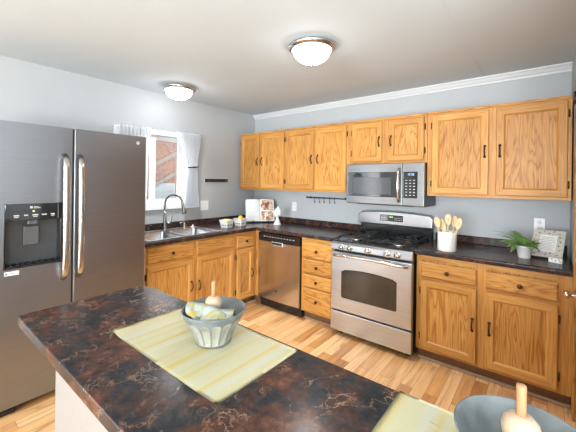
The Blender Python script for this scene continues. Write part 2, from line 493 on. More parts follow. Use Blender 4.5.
# ---------------------------------------------------------------- room shell
WX, RX, HC = -0.03, 3.45, 2.415        # left wall, right wall, ceiling
FX, RY = 6.2, -8.8
bm = nb(); box(bm, WX - .1, FX + .1, RY - .1, 0.1, -0.06, 0); struct('floor', bm, FLOORM)
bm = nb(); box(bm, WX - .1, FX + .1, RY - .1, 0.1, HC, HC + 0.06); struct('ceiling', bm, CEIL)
bm = nb(); box(bm, WX - .1, RX + .12, 0, 0.1, 0, HC); struct('wall_back', bm, WALL)
# left wall with the sink window opening
wy0, wy1, wz0, wz1 = -1.92, -1.17, 1.19, 1.955
bm = nb()
box(bm, WX - .1, WX, RY, wy0, 0, HC); box(bm, WX - .1, WX, wy1, 0, 0, HC)
box(bm, WX - .1, WX, wy0, wy1, 0, wz0); box(bm, WX - .1, WX, wy0, wy1, wz1, HC)
struct('wall_left', bm, WALL)
# right wall: stub with the oak door, then the opening to the next room
DY0, DY1 = -1.50, -0.70
bm = nb()
box(bm, RX, RX + .12, DY1, 0, 0, HC); box(bm, RX, RX + .12, DY0, DY1, 2.06, HC); box(bm, RX, RX + .12, -2.1, DY0, 0, HC)
box(bm, RX + .12, FX, -2.1, -2.0, 0, HC)
struct('wall_right', bm, WALL)
bm = nb(); box(bm, FX, FX + .1, RY, -2.0, 0, HC); struct('wall_far_right', bm, WALL)
bm = nb(); box(bm, WX - .1, FX + .1, RY - .1, RY, 0, HC); struct('wall_rear', bm, REARP)

# frames behind the camera: added round the fill lights, and for the patio door
def opening(name, ax, p, a0, a1, z0, z1):
    bm = nb(); t = .06
    for (a, b, c, d) in ((a0 - t, a0, z0 - t, z1 + t), (a1, a1 + t, z0 - t, z1 + t), (a0, a1, z0 - t, z0), (a0, a1, z1, z1 + t), ((a0 + a1) / 2 - .02, (a0 + a1) / 2 + .02, z0, z1)):
        if ax == 'y': box(bm, a, b, min(p), max(p), c, d)
        else: box(bm, min(p), max(p), a, b, c, d)
    struct(name, bm, VINYL)
opening('rear_fill_frame', 'y', (RY + .001, RY + .09), 1.5, 4.9, .50, 2.40 - .07)  # added frame round the rear fill light, on a solid wall
opening('side_fill_frame', 'x', (FX - .001, FX - .09), -5.3, -3.1, .60, 2.20)  # made-up frame so the side fill light does not hang bare
opening('door_2', 'x', (WX + .001, WX + .012), -5.325, -4.575, .15, 2.05)

# crown moulding along the back wall, quarter round at the cabinet feet
bm = nb()
prism(bm, [(0, HC), (-.052, HC), (-.052, HC - .012), (-.040, HC - .018), (-.030, HC - .036), (-.016, HC - .048), (-.014, HC - .062), (0, HC - .062)], 'x', WX, RX)
struct('trim_1', bm, CROWN)
bm = nb(); box(bm, 2.845, 2.860, RY, -.052, HC - .0015, HC); struct('trim_2', bm, CEIL)

# oak door in the right wall
bm = nb()
box(bm, RX - .013, RX + .01, DY1, DY1 + .075, 0, 2.08, .003, 0); box(bm, RX - .013, RX + .01, DY0 - .075, DY0, 0, 2.08, .003, 0)
box(bm, RX - .013, RX + .01, DY0 - .075, DY1 + .075, 2.055, 2.13, .003, 1)
d1 = struct('door_1', bm, [OZ, OY])
bm = nb(); box(bm, RX + .002, RX + .04, DY0 + .004, DY1 - .004, .01, 2.05, .002); obj('door_slab', bm, OZ, d1)
bm = nb(); lathe(bm, [(0, 0), (.028, 0), (.028, .006), (.011, .010), (.010, .030), (.022, .040), (.026, .052), (.018, .062), (0, .064)], (RX + .002, DY1 - .055, .79), 20, axis=(-1, 0, 0))
obj('door_knob', bm, STEELP, d1)
bm = nb()
for z in (2.0,): tube(bm, [(RX - .016, DY1 + .002, z - .04), (RX - .016, DY1 + .002, z + .04)], .007, 8)
obj('hinge', bm, BRONZE, d1)

# window over the sink
bm = nb(); j_ = .006
box(bm, WX + .0005, WX + .012, wy0 - .055, wy0 + j_, wz0 - .055, wz1 + .045, .003); box(bm, WX + .0005, WX + .012, wy1 - j_, wy1 + .055, wz0 - .055, wz1 + .045, .003)
box(bm, WX + .0005, WX + .014, wy0 - .055, wy1 + .055, wz1 - j_, wz1 + .045, .003); box(bm, WX + .0005, WX + .022, wy0 - .055, wy1 + .055, wz0 - .06, wz0 + j_, .004)
box(bm, WX - .11, WX + .001, wy0 + .0005, wy0 + j_, wz0 + .0005, wz1 - .0005); box(bm, WX - .11, WX + .001, wy1 - j_, wy1 - .0005, wz0 + .0005, wz1 - .0005)
box(bm, WX - .11, WX + .001, wy0 + j_, wy1 - j_, wz0 + .0005, wz0 + j_); box(bm, WX - .11, WX + .001, wy0 + j_, wy1 - j_, wz1 - j_, wz1 - .0005)
win = struct('window_1', bm, VINYL)
def sash(y0, y1, x, nm):
    bm = nb(); t = .045; wz0, wz1 = 1.1965, 1.9485
    box(bm, x, x + .03, y0, y0 + t, wz0, wz1, .003); box(bm, x, x + .03, y1 - t, y1, wz0, wz1, .003)
    box(bm, x, x + .03, y0 + t, y1 - t, wz0, wz0 + t, .003); box(bm, x, x + .03, y0 + t, y1 - t, wz1 - t, wz1, .003)
    s = obj(nm, bm, VINYL, win)
    bm = nb(); box(bm, x + .013, x + .017, y0 + t, y1 - t, wz0 + t, wz1 - t); obj('pane', bm, PANE, s)
sash(wy0 + .0065, -1.525, WX - .045, 'sash'); sash(-1.565, wy1 - .0065, WX - .085, 'sash')
bm = nb(); box(bm, WX - .058, WX - .05, -1.524, -1.512, wz0 + .04, wz1 - .04); obj('weather_strip', bm, plain('grey green seal', (.10, .15, .13), .7, var=0), win)

# ---------------------------------------------------------------- outside the window
bm = nb(); box(bm, -30, -.15, -25, 30, -.9, -.8); o = struct('ground', bm, GRASS)
HX = -7.0
h = thing('neighbour_house', (HX, 3.4, -.8), 'pale neighbouring house with a reddish sloping roof seen through the sink window', 'house')
bm = nb(); box(bm, HX - 4, HX, 0.2, 6.6, -.8, 1.75); obj('wall', bm, SHINGLE, h)
bm = nb(); prism(bm, [(-.4, 1.55), (3.4, 3.6), (7.2, 1.55), (7.2, 1.75), (3.4, 3.85), (-.4, 1.75)], 'x', HX - 4.3, HX + .35)
obj('roof', bm, SHINGLE, h)
bm = nb(); prism(bm, [(.2, 1.75), (3.4, 3.5), (6.6, 1.75)], 'x', HX - .2, HX); obj('gable', bm, SHINGLE, h)
for k_, dz in enumerate((-.55, -1.25)):
    bm = nb(); prism(bm, [(.6, 1.55 + dz), (3.4, 3.1 + dz), (6.2, 1.55 + dz), (6.2, 1.70 + dz), (3.4, 3.25 + dz), (.6, 1.70 + dz)], 'x', HX + .01, HX + .06); obj('trim_board', bm, SIDING, h)
bm = nb(); box(bm, HX - .02, HX + .03, 2.2, 3.0, .35, 1.35, .01); obj('window', bm, plain('house window', (.35, .38, .40), .1, var=0), h)
bm = nb()
for i in range(60):
    y = -4 + i * .16; box(bm, -4.53, -4.50, y, y + .145, -.8, .98)
box(bm, -4.57, -4.53, -4, 5.6, .5, .6); box(bm, -4.57, -4.53, -4, 5.6, -.4, -.3)
tag(obj('board_fence', bm, FENCEM), 'weathered board fence outside, low in the sink window view', 'fence')


# ---------------------------------------------------------------- cabinet pieces
class Face:
    """a cabinet front: O = world origin on the face frame front, A = right, N = outward"""
    def __init__(s, O, A, N): s.O, s.A, s.N = Vector(O), A, N; s.h, s.s = (OX, SX) if abs(A.x) > .5 else (OY, SY)
    def P(s, a, b, c): return s.O + s.A * a + Z * b + s.N * c


def ringfront(bm, F, a0, a1, b0, b1, prof):
    t = bmesh.new(); loops = []
    for d, c in prof:
        loops.append([t.verts.new(F.P(a, b, c)) for a, b in ((a0 + d, b0 + d), (a1 - d, b0 + d), (a1 - d, b1 - d), (a0 + d, b1 - d))])
    fs = []
    for k in range(len(loops) - 1):
        for i in range(4):
            f = t.faces.new((loops[k][i], loops[k][(i + 1) % 4], loops[k + 1][(i + 1) % 4], loops[k + 1][i])); fs.append((f, 1 if i in (0, 2) else 0))
    t.faces.new(loops[0][::-1]); t.faces.new(loops[-1])
    bmesh.ops.recalc_face_normals(t, faces=list(t.faces))
    idx = {f: m for f, m in fs}
    for f in t.faces: f.material_index = idx.get(f, 0)
    me = bpy.data.meshes.new('tmp'); t.to_mesh(me); t.free(); bm.from_mesh(me); bpy.data.meshes.remove(me)


def pull(F, a, b, parent, L=.085):
    bm = nb()
    for s in (-1, 1):
        lathe(bm, [(0, 0), (.010, 0), (.011, .003), (.006, .007), (0, .008)], F.P(a, b + s * L / 2, .019), 12, axis=F.N)
    pts = []
    for i in range(11):
        u = i / 10; pts.append(F.P(a, b + (u - .5) * L, .019 + .026 * math.sin(PI * u) ** .6))
    tube(bm, pts, [.0045 + .0015 * math.sin(PI * i / 10) for i in range(11)], 8)
    return obj('handle', bm, BRONZE, parent)


def knob(F, a, b, parent, c=.019):
    bm = nb(); lathe(bm, [(0, 0), (.008, 0), (.006, .008), (.008, .014), (.0155, .018), (.016, .023), (.010, .028), (0, .029)], F.P(a, b, c), 16, axis=F.N)
    return obj('knob', bm, BRONZE, parent)


def door(F, a0, a1, b0, b1, parent, hside=None, hb=None, hinge=True):
    W = .050
    bm = nb(); ringfront(bm, F, a0, a1, b0, b1, [(.003, .0005), (.003, .005), (0, .006), (0, .014), (.005, .019), (W, .019), (W + .002, .0165), (W + .012, .0065), (W + .012, .003)])
    d = obj('door', bm, [SZ, F.s], parent)
    bm = nb(); fbox(bm, F.O, F.A, Z, F.N, a0 + W + .009, a1 - W - .009, b0 + W + .009, b1 - W - .009, .001, .0062); obj('panel', bm, OZ, d)
    if hside: pull(F, a1 - .026 if hside == 'R' else a0 + .026, hb, d)
    if hinge:
        a = a0 - .006 if hside == 'R' else a1 + .006
        for b in (b0 + .09, b1 - .09):
            bm = nb(); fbox(bm, F.O, F.A, Z, F.N, a - .006, a + .006, b - .025, b + .025, .0005, .006); tube(bm, [F.P(a, b - .028, .008), F.P(a, b + .028, .008)], .0045, 8)
            obj('hinge', bm, BRONZE, d)
    return d


def drawer(F, a0, a1, b0, b1, parent, kn=True, name='drawer'):
    bm = nb(); ringfront(bm, F, a0, a1, b0, b1, [(.003, .0005), (.003, .005), (0, .006), (0, .011), (.003, .014), (.009, .019), (.012, .019)])
    for f in bm.faces: f.material_index = 0
    d = obj(name, bm, [F.h], parent)
    if kn: knob(F, (a0 + a1) / 2, (b0 + b1) / 2, d)
    return d


def frame(F, stiles, rails, parent, t=.02):
    """stiles: (a0,a1,b0,b1); rails likewise; lie behind the face plane"""
    bm = nb()
    for a0, a1, b0, b1 in stiles: fbox(bm, F.O, F.A, Z, F.N, a0, a1, b0, b1, -t, 0, mi=0)
    for a0, a1, b0, b1 in rails: fbox(bm, F.O, F.A, Z, F.N, a0, a1, b0, b1, -t, -.0004, mi=1)
    return obj('face_frame', bm, [SZ, F.s], parent)


def carcass(x0, x1, y0, y1, z0, z1, parent, m=None):
    bm = nb(); box(bm, x0, x1, y0, y1, z0, z1); return obj('carcass', bm, m or OZ, parent)


GU, GB = 'oak wall cabinets', 'oak base cabinets'
# ---- wall cabinets on the back wall
UT, UB, UY = 2.092, 1.347, -.325


def wall_cab(x0, x1, z0, doors, label, hb):
    c = thing('wall_cabinet', ((x0 + x1) / 2, 0, z0), label, 'cabinet', GU)
    carcass(x0 + .0005, x1 - .0005, UY + .02, -.001, z0, UT, c)
    F = Face((0, UY, 0), X, -Y)
    (p0, p1), (q0, q1) = doors
    frame(F, [(x0 + .0005, p0 + .012, z0, UT), (p1 - .012, q0 + .012, z0, UT), (q1 - .012, x1 - .0005, z0, UT)],
          [(p0 + .012, p1 - .012, z0, z0 + .035), (p0 + .012, p1 - .012, UT - .045, UT), (q0 + .012, q1 - .012, z0, z0 + .035), (q0 + .012, q1 - .012, UT - .045, UT)], c)
    bm = nb(); fbox(bm, F.O, F.A, Z, F.N, x0 + .002, x1 - .002, UT - .018, UT + .004, .0005, .012, .003); obj('top_moulding', bm, OX, c)
    door(F, p0, p1, z0 + .022, UT - .032, c, 'R', hb); door(F, q0, q1, z0 + .022, UT - .032, c, 'L', hb)
    return c


wall_cab(WX + .045, .818, UB, ((.03, .385), (.408, .800)), 'oak two-door wall cabinet in the corner, leftmost of the wall cabinets', 1.715)
wall_cab(.820, 1.690, UB, ((.838, 1.242), (1.275, 1.655)), 'oak two-door wall cabinet above the hook rail, left of the microwave', 1.715)
wall_cab(1.692, 2.466, 1.646, ((1.722, 2.045), (2.110, 2.440)), 'short oak two-door cabinet directly above the microwave', 1.863)
wall_cab(2.468, 3.440, UB, ((2.508, 2.938), (2.988, 3.418)), 'wide oak two-door wall cabinet above the utensil crock, right of the microwave', 1.722)

# ---- base cabinets
ZT = .876            # underside of the worktops


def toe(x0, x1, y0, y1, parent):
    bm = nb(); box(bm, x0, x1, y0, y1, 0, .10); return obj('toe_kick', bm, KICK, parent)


FB = Face((0, -.61, 0), X, -Y)
# right of the range
c = thing('base_cabinet', (2.955, 0, 0), 'oak base cabinet with two drawers and two doors, right of the range', 'cabinet', GB)
x0, x1 = 2.472, 3.438
carcass(x0, x1, -.59, -.002, .10, ZT - .001, c); toe(x0, x1, -.545, -.002, c)
frame(FB, [(x0, 2.520, .10, ZT - .001), (2.895, 2.975, .10, ZT - .001), (3.357, x1, .10, ZT - .001)],
      [(2.52, 2.895, .835, ZT - .001), (2.975, 3.357, .835, ZT - .001), (2.52, 2.895, .662, .715), (2.975, 3.357, .662, .715), (2.52, 2.895, .10, .14), (2.975, 3.357, .10, .14)], c)
drawer(FB, 2.508, 2.907, .697, .820, c); drawer(FB, 2.963, 3.369, .697, .822, c)
door(FB, 2.508, 2.907, .122, .674, c, 'R', .41); door(FB, 2.963, 3.369, .122, .674, c, 'L', .41)
bm = nb(); box(bm, x0, x1, -.563, -.545, 0, .018, .005); obj('quarter_round', bm, QUARTER, c)
# drawer stack between dishwasher and range
c = thing('drawer_cabinet', (1.49, 0, 0), 'narrow oak cabinet of four drawers between dishwasher and range', 'cabinet', GB)
x0, x1 = 1.292, 1.692
carcass(x0, x1, -.59, -.002, .10, ZT - .001, c); toe(x0, x1, -.545, -.002, c)
frame(FB, [(x0, 1.335, .10, ZT - .001), (1.650, x1, .10, ZT - .001)],
      [(1.335, 1.65, .815, ZT - .001), (1.335, 1.65, .655, .69), (1.335, 1.65, .50, .535), (1.335, 1.65, .35, .385), (1.335, 1.65, .10, .14)], c)
for b0, b1 in ((.668, .828), (.512, .652), (.366, .496), (.122, .350)): drawer(FB, 1.318, 1.672, b0, b1, c)
bm = nb(); box(bm, x0, x1, -.563, -.545, 0, .018, .005); obj('quarter_round', bm, QUARTER, c)

# left run (faces +x)
FL = Face((.61, 0, 0), Y, X)
c = thing('sink_cabinet', (.3, -1.46, 0), 'oak sink base with two doors and two drawer fronts beside the fridge', 'cabinet', GB)
y0, y1 = -1.985, -.945
bm = nb(); box(bm, WX + .002, .59, y0, y1, .10, .66); obj('carcass', bm, OZ, c); toe(WX + .002, .545, y0, y1, c)
frame(FL, [(y0, -1.945, .10, ZT - .001), (-1.495, -1.435, .10, ZT - .001), (-.975, y1, .10, ZT - .001)],
      [(-1.945, -1.495, .845, ZT - .001), (-1.435, -.975, .845, ZT - .001), (-1.945, -1.495, .68, .735), (-1.435, -.975, .68, .735), (-1.945, -1.495, .10, .14), (-1.435, -.975, .10, .14)], c)
drawer(FL, -1.957, -1.484, .722, .858, c); drawer(FL, -1.447, -.963, .722, .852, c, kn=False, name='false_drawer_front')
door(FL, -1.957, -1.484, .122, .700, c, 'R', .43); door(FL, -1.447, -.963, .122, .700, c, 'L', .42)
bm = nb(); box(bm, .545, .563, y0, y1, 0, .018, .005); obj('quarter_round', bm, QUARTER, c)
c = thing('narrow_cabinet', (.3, -.78, 0), 'narrow oak corner cabinet with one drawer over one door', 'cabinet', GB)
y0, y1 = -.943, -.612
carcass(WX + .002, .59, y0, y1, .10, ZT - .001, c); toe(WX + .002, .545, y0, y1, c)
frame(FL, [(y0, -.905, .10, ZT - .001), (-.675, y1, .10, ZT - .001)], [(-.905, -.675, .84, ZT - .001), (-.905, -.675, .675, .715), (-.905, -.675, .10, .14)], c)
drawer(FL, -.918, -.662, .700, .842, c); door(FL, -.918, -.662, .122, .688, c, 'R', .39)
bm = nb(); box(bm, .545, .563, y0, y1, 0, .018, .005); obj('quarter_round', bm, QUARTER, c)
c = thing('corner_filler', (.3, -.3, 0), 'plain oak filler strip in the inner corner beside the dishwasher', 'cabinet filler')
bm = nb(); box(bm, WX + .002, .672, -.609, -.002, .10, ZT - .001); obj('carcass', bm, OZ, c); toe(WX + .002, .672, -.545, -.002, c)
bm = nb(); box(bm, .545, .563, -.609, -.545, 0, .018, .005); obj('quarter_round', bm, QUARTER, c)

# ---------------------------------------------------------------- worktops
def nose(z1=.914, t=.038, r=.012, d=.035):
    """front profile: list of (outward, z) from the back top, round the nose, to the back bottom"""
    p = [(-d, z1)]
    for i in range(7):
        a = PI / 2 - i * PI / 12; p.append((-r + r * math.cos(a), z1 - r + r * math.sin(a)))
    for i in range(4):
        a = -i * PI / 6; p.append((-.006 + .006 * math.cos(a), z1 - t + .006 + .006 * math.sin(a)))
    p.append((-d, z1 - t)); return p


t = thing('worktop', (.32, -.32, ZT), 'L-shaped dark marbled worktop around the sink and over the dishwasher', 'worktop')
bm = nb(); E0, SX0, SX1, SY0, SY1 = .645, .125, .575, -1.900, -1.155
z0, z1 = ZT, .914
box(bm, WX, .61, -1.99, SY0, z0, z1); box(bm, WX, .61, SY1, 0, z0, z1); box(bm, WX, SX0, SY0, SY1, z0, z1); box(bm, SX1, .61, SY0, SY1, z0, z1)
box(bm, .61, 1.692, -.61, 0, z0, z1)
prism(bm, [(E0 + o, z) for o, z in nose()], 'y', -1.99, -.61)
prism(bm, [(-.645 - o, z) for o, z in nose()], 'x', .61, 1.692)
obj('slab', bm, GR, t)
bm = nb(); box(bm, WX, WX + .02, -1.99, 0, z1, .982, .004); box(bm, WX, 1.692, -.02, 0, z1, .982, .004); obj('backsplash', bm, GR, t)
t = thing('worktop', (2.955, -.32, ZT), 'short dark marbled worktop with crock, fern and frame, right of range', 'worktop')
bm = nb(); box(bm, 2.466, 3.436, -.61, 0, z0, z1); prism(bm, [(-.645 - o, z) for o, z in nose()], 'x', 2.466, 3.436); obj('slab', bm, GR, t)
bm = nb(); box(bm, 2.466, 3.436, -.02, 0, z1, .982, .004); obj('backsplash', bm, GR, t)

# peninsula
PX0, PX1, PY0, PY1 = 1.672, 3.90, -3.030, -2.511
t = thing('peninsula_worktop', (2.7, -2.77, ZT), 'dark marbled peninsula worktop in the foreground under the placemats', 'worktop')
out = []
for cx, cy, r, a0 in ((PX1, PY0, 0, 0), (PX1, PY1, 0, 0), (PX0, PY1, .085, 90), (PX0, PY0, .020, 180)):
    if r == 0: out.append((cx, cy)); continue
    ox = cx + r; oy = cy - r if a0 == 90 else cy + r
    for i in range(9):
        a = math.radians(a0 + i * 90 / 8); out.append((ox + r * math.cos(a), oy + r * math.sin(a)))
tb = bmesh.new(); vs = [tb.verts.new((p[0], p[1], .876)) for p in out]; f = tb.faces.new(vs)
ex = bmesh.ops.extrude_face_region(tb, geom=[f]); bmesh.ops.translate(tb, verts=[v for v in ex['geom'] if isinstance(v, bmesh.types.BMVert)], vec=(0, 0, .038))
bmesh.ops.recalc_face_normals(tb, faces=list(tb.faces))
bmesh.ops.bevel(tb, geom=[e for e in tb.edges if abs(e.verts[0].co.z - e.verts[1].co.z) < 1e-5], offset=.003, segments=2, affect='EDGES', profile=.5)
bm = nb(); merge(bm, tb); obj('slab', bm, GR, t)
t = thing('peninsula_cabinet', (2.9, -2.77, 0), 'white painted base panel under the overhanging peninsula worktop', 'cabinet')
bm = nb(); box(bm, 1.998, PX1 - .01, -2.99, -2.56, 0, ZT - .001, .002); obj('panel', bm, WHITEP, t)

# ---------------------------------------------------------------- sink, tap, dispenser
s = thing('kitchen_sink', (.33, -1.527, .914), 'stainless double-bowl drop-in sink under the window', 'sink')
bm = nb(); zr = .9145
RX0, RX1, RY0, RY1 = .065, .605, -1.945, -1.110
B = [(.175, .565, -1.890, -1.540), (.175, .565, -1.500, -1.165)]
for (a, b, c_, d) in ((RX0, .175, RY0, RY1), (.565, RX1, RY0, RY1), (.175, .565, RY0, -1.890), (.175, .565, -1.540, -1.500), (.175, .565, -1.165, RY1)):
    box(bm, a, b, c_, d, zr, zr + .004)
box(bm, RX0, RX1, RY0, RY0 + .012, zr, zr + .008, .003); box(bm, RX0, RX1, RY1 - .012, RY1, zr, zr + .008, .003)
box(bm, RX0, RX0 + .012, RY0, RY1, zr, zr + .008, .003); box(bm, RX1 - .012, RX1, RY0, RY1, zr, zr + .008, .003)
obj('rim', bm, SINK, s)
for (a, b, c_, d) in B:
    tb = bmesh.new(); zb = .735; n = 6
    def rr(a, b, c_, d, r, z):
        L = []
        for cx, cy, a0 in ((b - r, d - r, 0), (a + r, d - r, 90), (a + r, c_ + r, 180), (b - r, c_ + r, 270)):
            for i in range(n + 1):
                q = math.radians(a0 + 90 * i / n); L.append(tb.verts.new((cx + r * math.cos(q), cy + r * math.sin(q), z)))
        return L
    loops = [rr(a, b, c_, d, .05, zr + .004), rr(a + .004, b - .004, c_ + .004, d - .004, .05, zr - .01), rr(a + .012, b - .012, c_ + .012, d - .012, .05, zb + .03), rr(a + .035, b - .035, c_ + .035, d - .035, .05, zb)]
    for k in range(3):
        for i in range(len(loops[0])):
            j = (i + 1) % len(loops[0]); tb.faces.new((loops[k][i], loops[k][j], loops[k + 1][j], loops[k + 1][i]))
    tb.faces.new(loops[3])
    bmesh.ops.recalc_face_normals(tb, faces=list(tb.faces)); bmesh.ops.reverse_faces(tb, faces=list(tb.faces))
    bm = nb(); merge(bm, tb, 0, True); bw = obj('bowl', bm, SINK, s)
    bm = nb(); lathe(bm, [(.045, 0), (.045, .003), (.03, .004), (.028, -.002), (0, -.002)], ((a + b) / 2, (c_ + d) / 2, zb + .001), 20); obj('drain', bm, STEELP, bw)

f = thing('kitchen_tap', (.115, -1.50, .9185), 'tall gooseneck pull-down tap in gunmetal behind the sink', 'tap')
fx, fy, fz = .115, -1.50, .9187
bm = nb(); lathe(bm, [(0, 0), (.027, 0), (.027, .006), (.022, .010), (.0195, .05), (.0185, .13), (.0150, .16), (.0125, .20)], (fx, fy, fz), 20); obj('body', bm, GUN, f)
bm = nb(); pts = [(fx, fy, fz + .18), (fx, fy, fz + .26)]
dx, dy, R = .84, .54, .098
for i in range(15):
    a = PI - i * PI / 14 * 0.97; cc = R + R * math.cos(a); pts.append((fx + dx * cc, fy + dy * cc, fz + .285 + R * math.sin(a)))
tube(bm, pts, .0125, 14); obj('spout', bm, GUN, f)
e = Vector(pts[-1]); bm = nb(); ed = (Vector(pts[-1]) - Vector(pts[-2])).normalized()
lathe(bm, [(.0135, -.005), (.0155, .01), (.0155, .05), (.021, .085), (.023, .115), (.019, .118), (0, .118)], e, 18, axis=ed); obj('spray_head', bm, GUN, f)
bm = nb(); tube(bm, [(fx + .01, fy + .01, fz + .075), (fx + .03, fy + .055, fz + .078)], .011, 12); tube(bm, [(fx + .03, fy + .052, fz + .076), (fx + .032, fy + .06, fz + .11), (fx + .034, fy + .066, fz + .16)], [.008, .006, .0045], 10)
obj('lever', bm, GUN, f)
d = thing('soap_dispenser', (.118, -1.262, .9185), 'small brushed soap dispenser on the sink rim beside the tap', 'soap dispenser')
bm = nb(); lathe(bm, [(0, 0), (.020, 0), (.020, .005), (.012, .010), (.0115, .055), (.009, .06), (0, .06)], (.118, -1.262, .9187), 16); obj('body', bm, NICKEL, d)
bm = nb(); tube(bm, [(.118, -1.262, .973), (.118, -1.262, .985), (.125, -1.285, .99), (.14, -1.335, .984)], .006, 10); obj('nozzle', bm, NICKEL, d)
bm = nb(); lathe(bm, [(0, 0), (.038, 0), (.036, .008), (.014, .012), (.010, .026), (0, .028)], (.120, -1.150, .9187), 20)
tag(obj('drain_stopper', bm, STEELP), 'small round steel drain stopper on the sink rim', 'drain stopper')

# ---------------------------------------------------------------- refrigerator
FXF = .757
r = thing('refrigerator', (.39, -2.5, 0), 'dark stainless side-by-side refrigerator with a black water dispenser', 'refrigerator')
bm = nb(); box(bm, .02, .672, -2.950, -2.050, .035, 1.785, .004); obj('cabinet_body', bm, plain('dark grey case', (.06, .06, .062), .45, var=.05), r)
bm = nb(); box(bm, .06, .69, -2.94, -2.06, .012, .06); obj('kick_grille', bm, SLOT, r)
for y in (-2.90, -2.10):
    bm = nb(); box(bm, .60, .735, y - .05, y + .05, .0, .034, .006); obj('foot', bm, BLACK, r)
FR = Face((FXF, 0, 0), Y, X)
ys, zd0, zd1 = -2.560, .050, 1.805
# freezer door around the dispenser opening
dy0, dy1, dzb, dzt = -2.920, -2.622, .900, 1.298
bm = nb(); xb = .680
for (a, b, z_0, z_1) in ((-2.957, dy0, zd0, zd1), (dy1, ys - .006, zd0, zd1), (dy0, dy1, zd0, dzb), (dy0, dy1, dzt, zd1)): box(bm, xb, FXF, a, b, z_0, z_1)
fd = obj('freezer_door', bm, BSTEEL, r)
bm = nb(); box(bm, xb, FXF, ys + .006, -2.045, zd0, zd1, .006); rd = obj('refrigerator_door', bm, BSTEEL, r)
bm = nb(); box(bm, xb, FXF - .004, ys - .005, ys + .005, zd0, zd1 - .004); obj('door_gasket', bm, SLOT, r)
def strap(y, parent, z0=.785, z1=1.615):
    bm = nb(); pts = []
    for i in range(21):
        u = i / 20; pts.append((FXF + .006 + .055 * (math.sin(PI * u) ** .16), y, z0 + (z1 - z0) * u))
    tube(bm, pts, .0195, 14, flat=((1, 0, 0), .5)); obj('handle', bm, NICKEL, parent)
strap(-2.612, fd); strap(-2.523, rd)
bm = nb(); lathe(bm, [(0, 0), (.014, 0), (.014, .0012), (.009, .0012), (.009, .0006), (0, .0006)], (FXF, -2.113, 1.750), 20, axis=(1, 0, 0)); obj('emblem', bm, SILVERMARK, rd)
dp = nb()
box(dp, xb - .03, xb - .02, dy0, dy1, dzb, dzt); box(dp, xb - .03, FXF - .004, dy0, dy0 + .006, dzb, dzt); box(dp, xb - .03, FXF - .004, dy1 - .006, dy1, dzb, dzt)
box(dp, xb - .03, FXF - .004, dy0, dy1, dzt - .006, dzt); box(dp, xb - .03, FXF + .003, dy0, dy1, dzb, dzb + .012, .003)
for a, b in ((dy0, dy0 + .008), (dy1 - .008, dy1)): box(dp, FXF - .006, FXF + .003, a, b, dzb, dzt, .002)
dis = obj('dispenser', dp, BLACK, r)
bm = nb(); box(bm, xb - .01, FXF + .004, dy0 + .004, dy1 - .004, 1.192, dzt, .003); obj('control_panel', bm, GLASSB, dis)
bm = nb()
for i, y in enumerate((-2.862, -2.815, -2.768, -2.722, -2.676)):
    wd = (.026, .020, .030, .026, .022)[i]; box(bm, FXF + .004, FXF + .0048, y - wd / 2, y + wd / 2, 1.222, 1.230)
    if i in (0, 2, 4): box(bm, FXF + .004, FXF + .0048, y - wd / 2 + .003, y + wd / 2 - .003, 1.213, 1.218)
box(bm, FXF + .004, FXF + .0048, -2.795, -2.781, 1.268, 1.282); box(bm, FXF + .004, FXF + .0048, -2.777, -2.750, 1.276, 1.280); box(bm, FXF + .004, FXF + .0048, -2.777, -2.742, 1.268, 1.272)
obj('panel_legend', bm, GREYMARK, dis)
bm = nb(); box(bm, FXF + .004, FXF + .0048, -2.782, -2.772, 1.246, 1.254); obj('indicator_light', bm, YELLED, dis)
bm = nb(); box(bm, xb + .01, xb + .022, -2.815, -2.735, 1.03, 1.15, .004); box(bm, xb, xb + .055, -2.80, -2.75, 1.165, 1.192, .004); obj('paddle', bm, plain('grey paddle', (.10, .10, .105), .25, var=.05), dis)
bm = nb()
for i in range(8): box(bm, xb - .015, FXF - .006, dy0 + .02 + i * .034, dy0 + .035 + i * .034, dzb + .0125, dzb + .016)
obj('drip_tray', bm, BLACKM, dis)
bm = nb(); box(bm, FXF, FXF + .0008, -2.915, -2.845, .862, .886); st = obj('sticker', bm, PAPER, fd)
st['label'] = 'small white sticker under the dispenser'
bm = nb(); box(bm, FXF + .0008, FXF + .0012, -2.912, -2.900, .867, .881); box(bm, FXF + .0008, FXF + .0012, -2.895, -2.852, .871, .877)
for v in bm.verts: pass
obj('sticker_print', bm, INK, r)

# ---------------------------------------------------------------- dishwasher
dw = thing('dishwasher', (.98, -.3, 0), 'stainless dishwasher with a black control strip left of the drawers', 'dishwasher')
x0, x1 = .679, 1.285
bm = nb(); box(bm, x0 + .004, x1 - .004, -.60, -.03, .06, .868); obj('tub', bm, BLACK, dw)
bm = nb()
tb = bmesh.new()
# gently bowed door skin
n = 12; F0 = []; K0 = []
prof = [(-.6405 - .010 * math.sin(PI * i / n), x0 + .006 + (x1 - .012 - x0) * i / n) for i in range(n + 1)]
poly = [(x, y) for y, x in prof] + [(x1 - .006, -.605), (x0 + .006, -.605)]
prism(bm, poly, 'z', .120, .772); tb.free()
dd = obj('door', bm, brushed('dishwasher steel', (.62, .60, .58), .24, 'x', .06), dw)
bm = nb(); prism(bm, [(x, y - .001) for x, y in poly], 'z', .776, .866); cp = obj('control_strip', bm, BLACK, dw)
bm = nb()
for i in range(11):
    x = .78 + i * .042; box(bm, x, x + .018, -.6535, -.640, .826, .832)
obj('strip_legend', bm, GREYMARK, cp)
bm = nb(); box(bm, .905, 1.075, -.668, -.640, .742, .785, .010); box(bm, .905, 1.075, -.672, -.660, .732, .752, .006); hh = obj('handle', bm, STEELP, dd)
bm = nb(); box(bm, .918, 1.062, -.6695, -.667, .756, .778, .004); obj('handle_recess', bm, SLOT, dw)
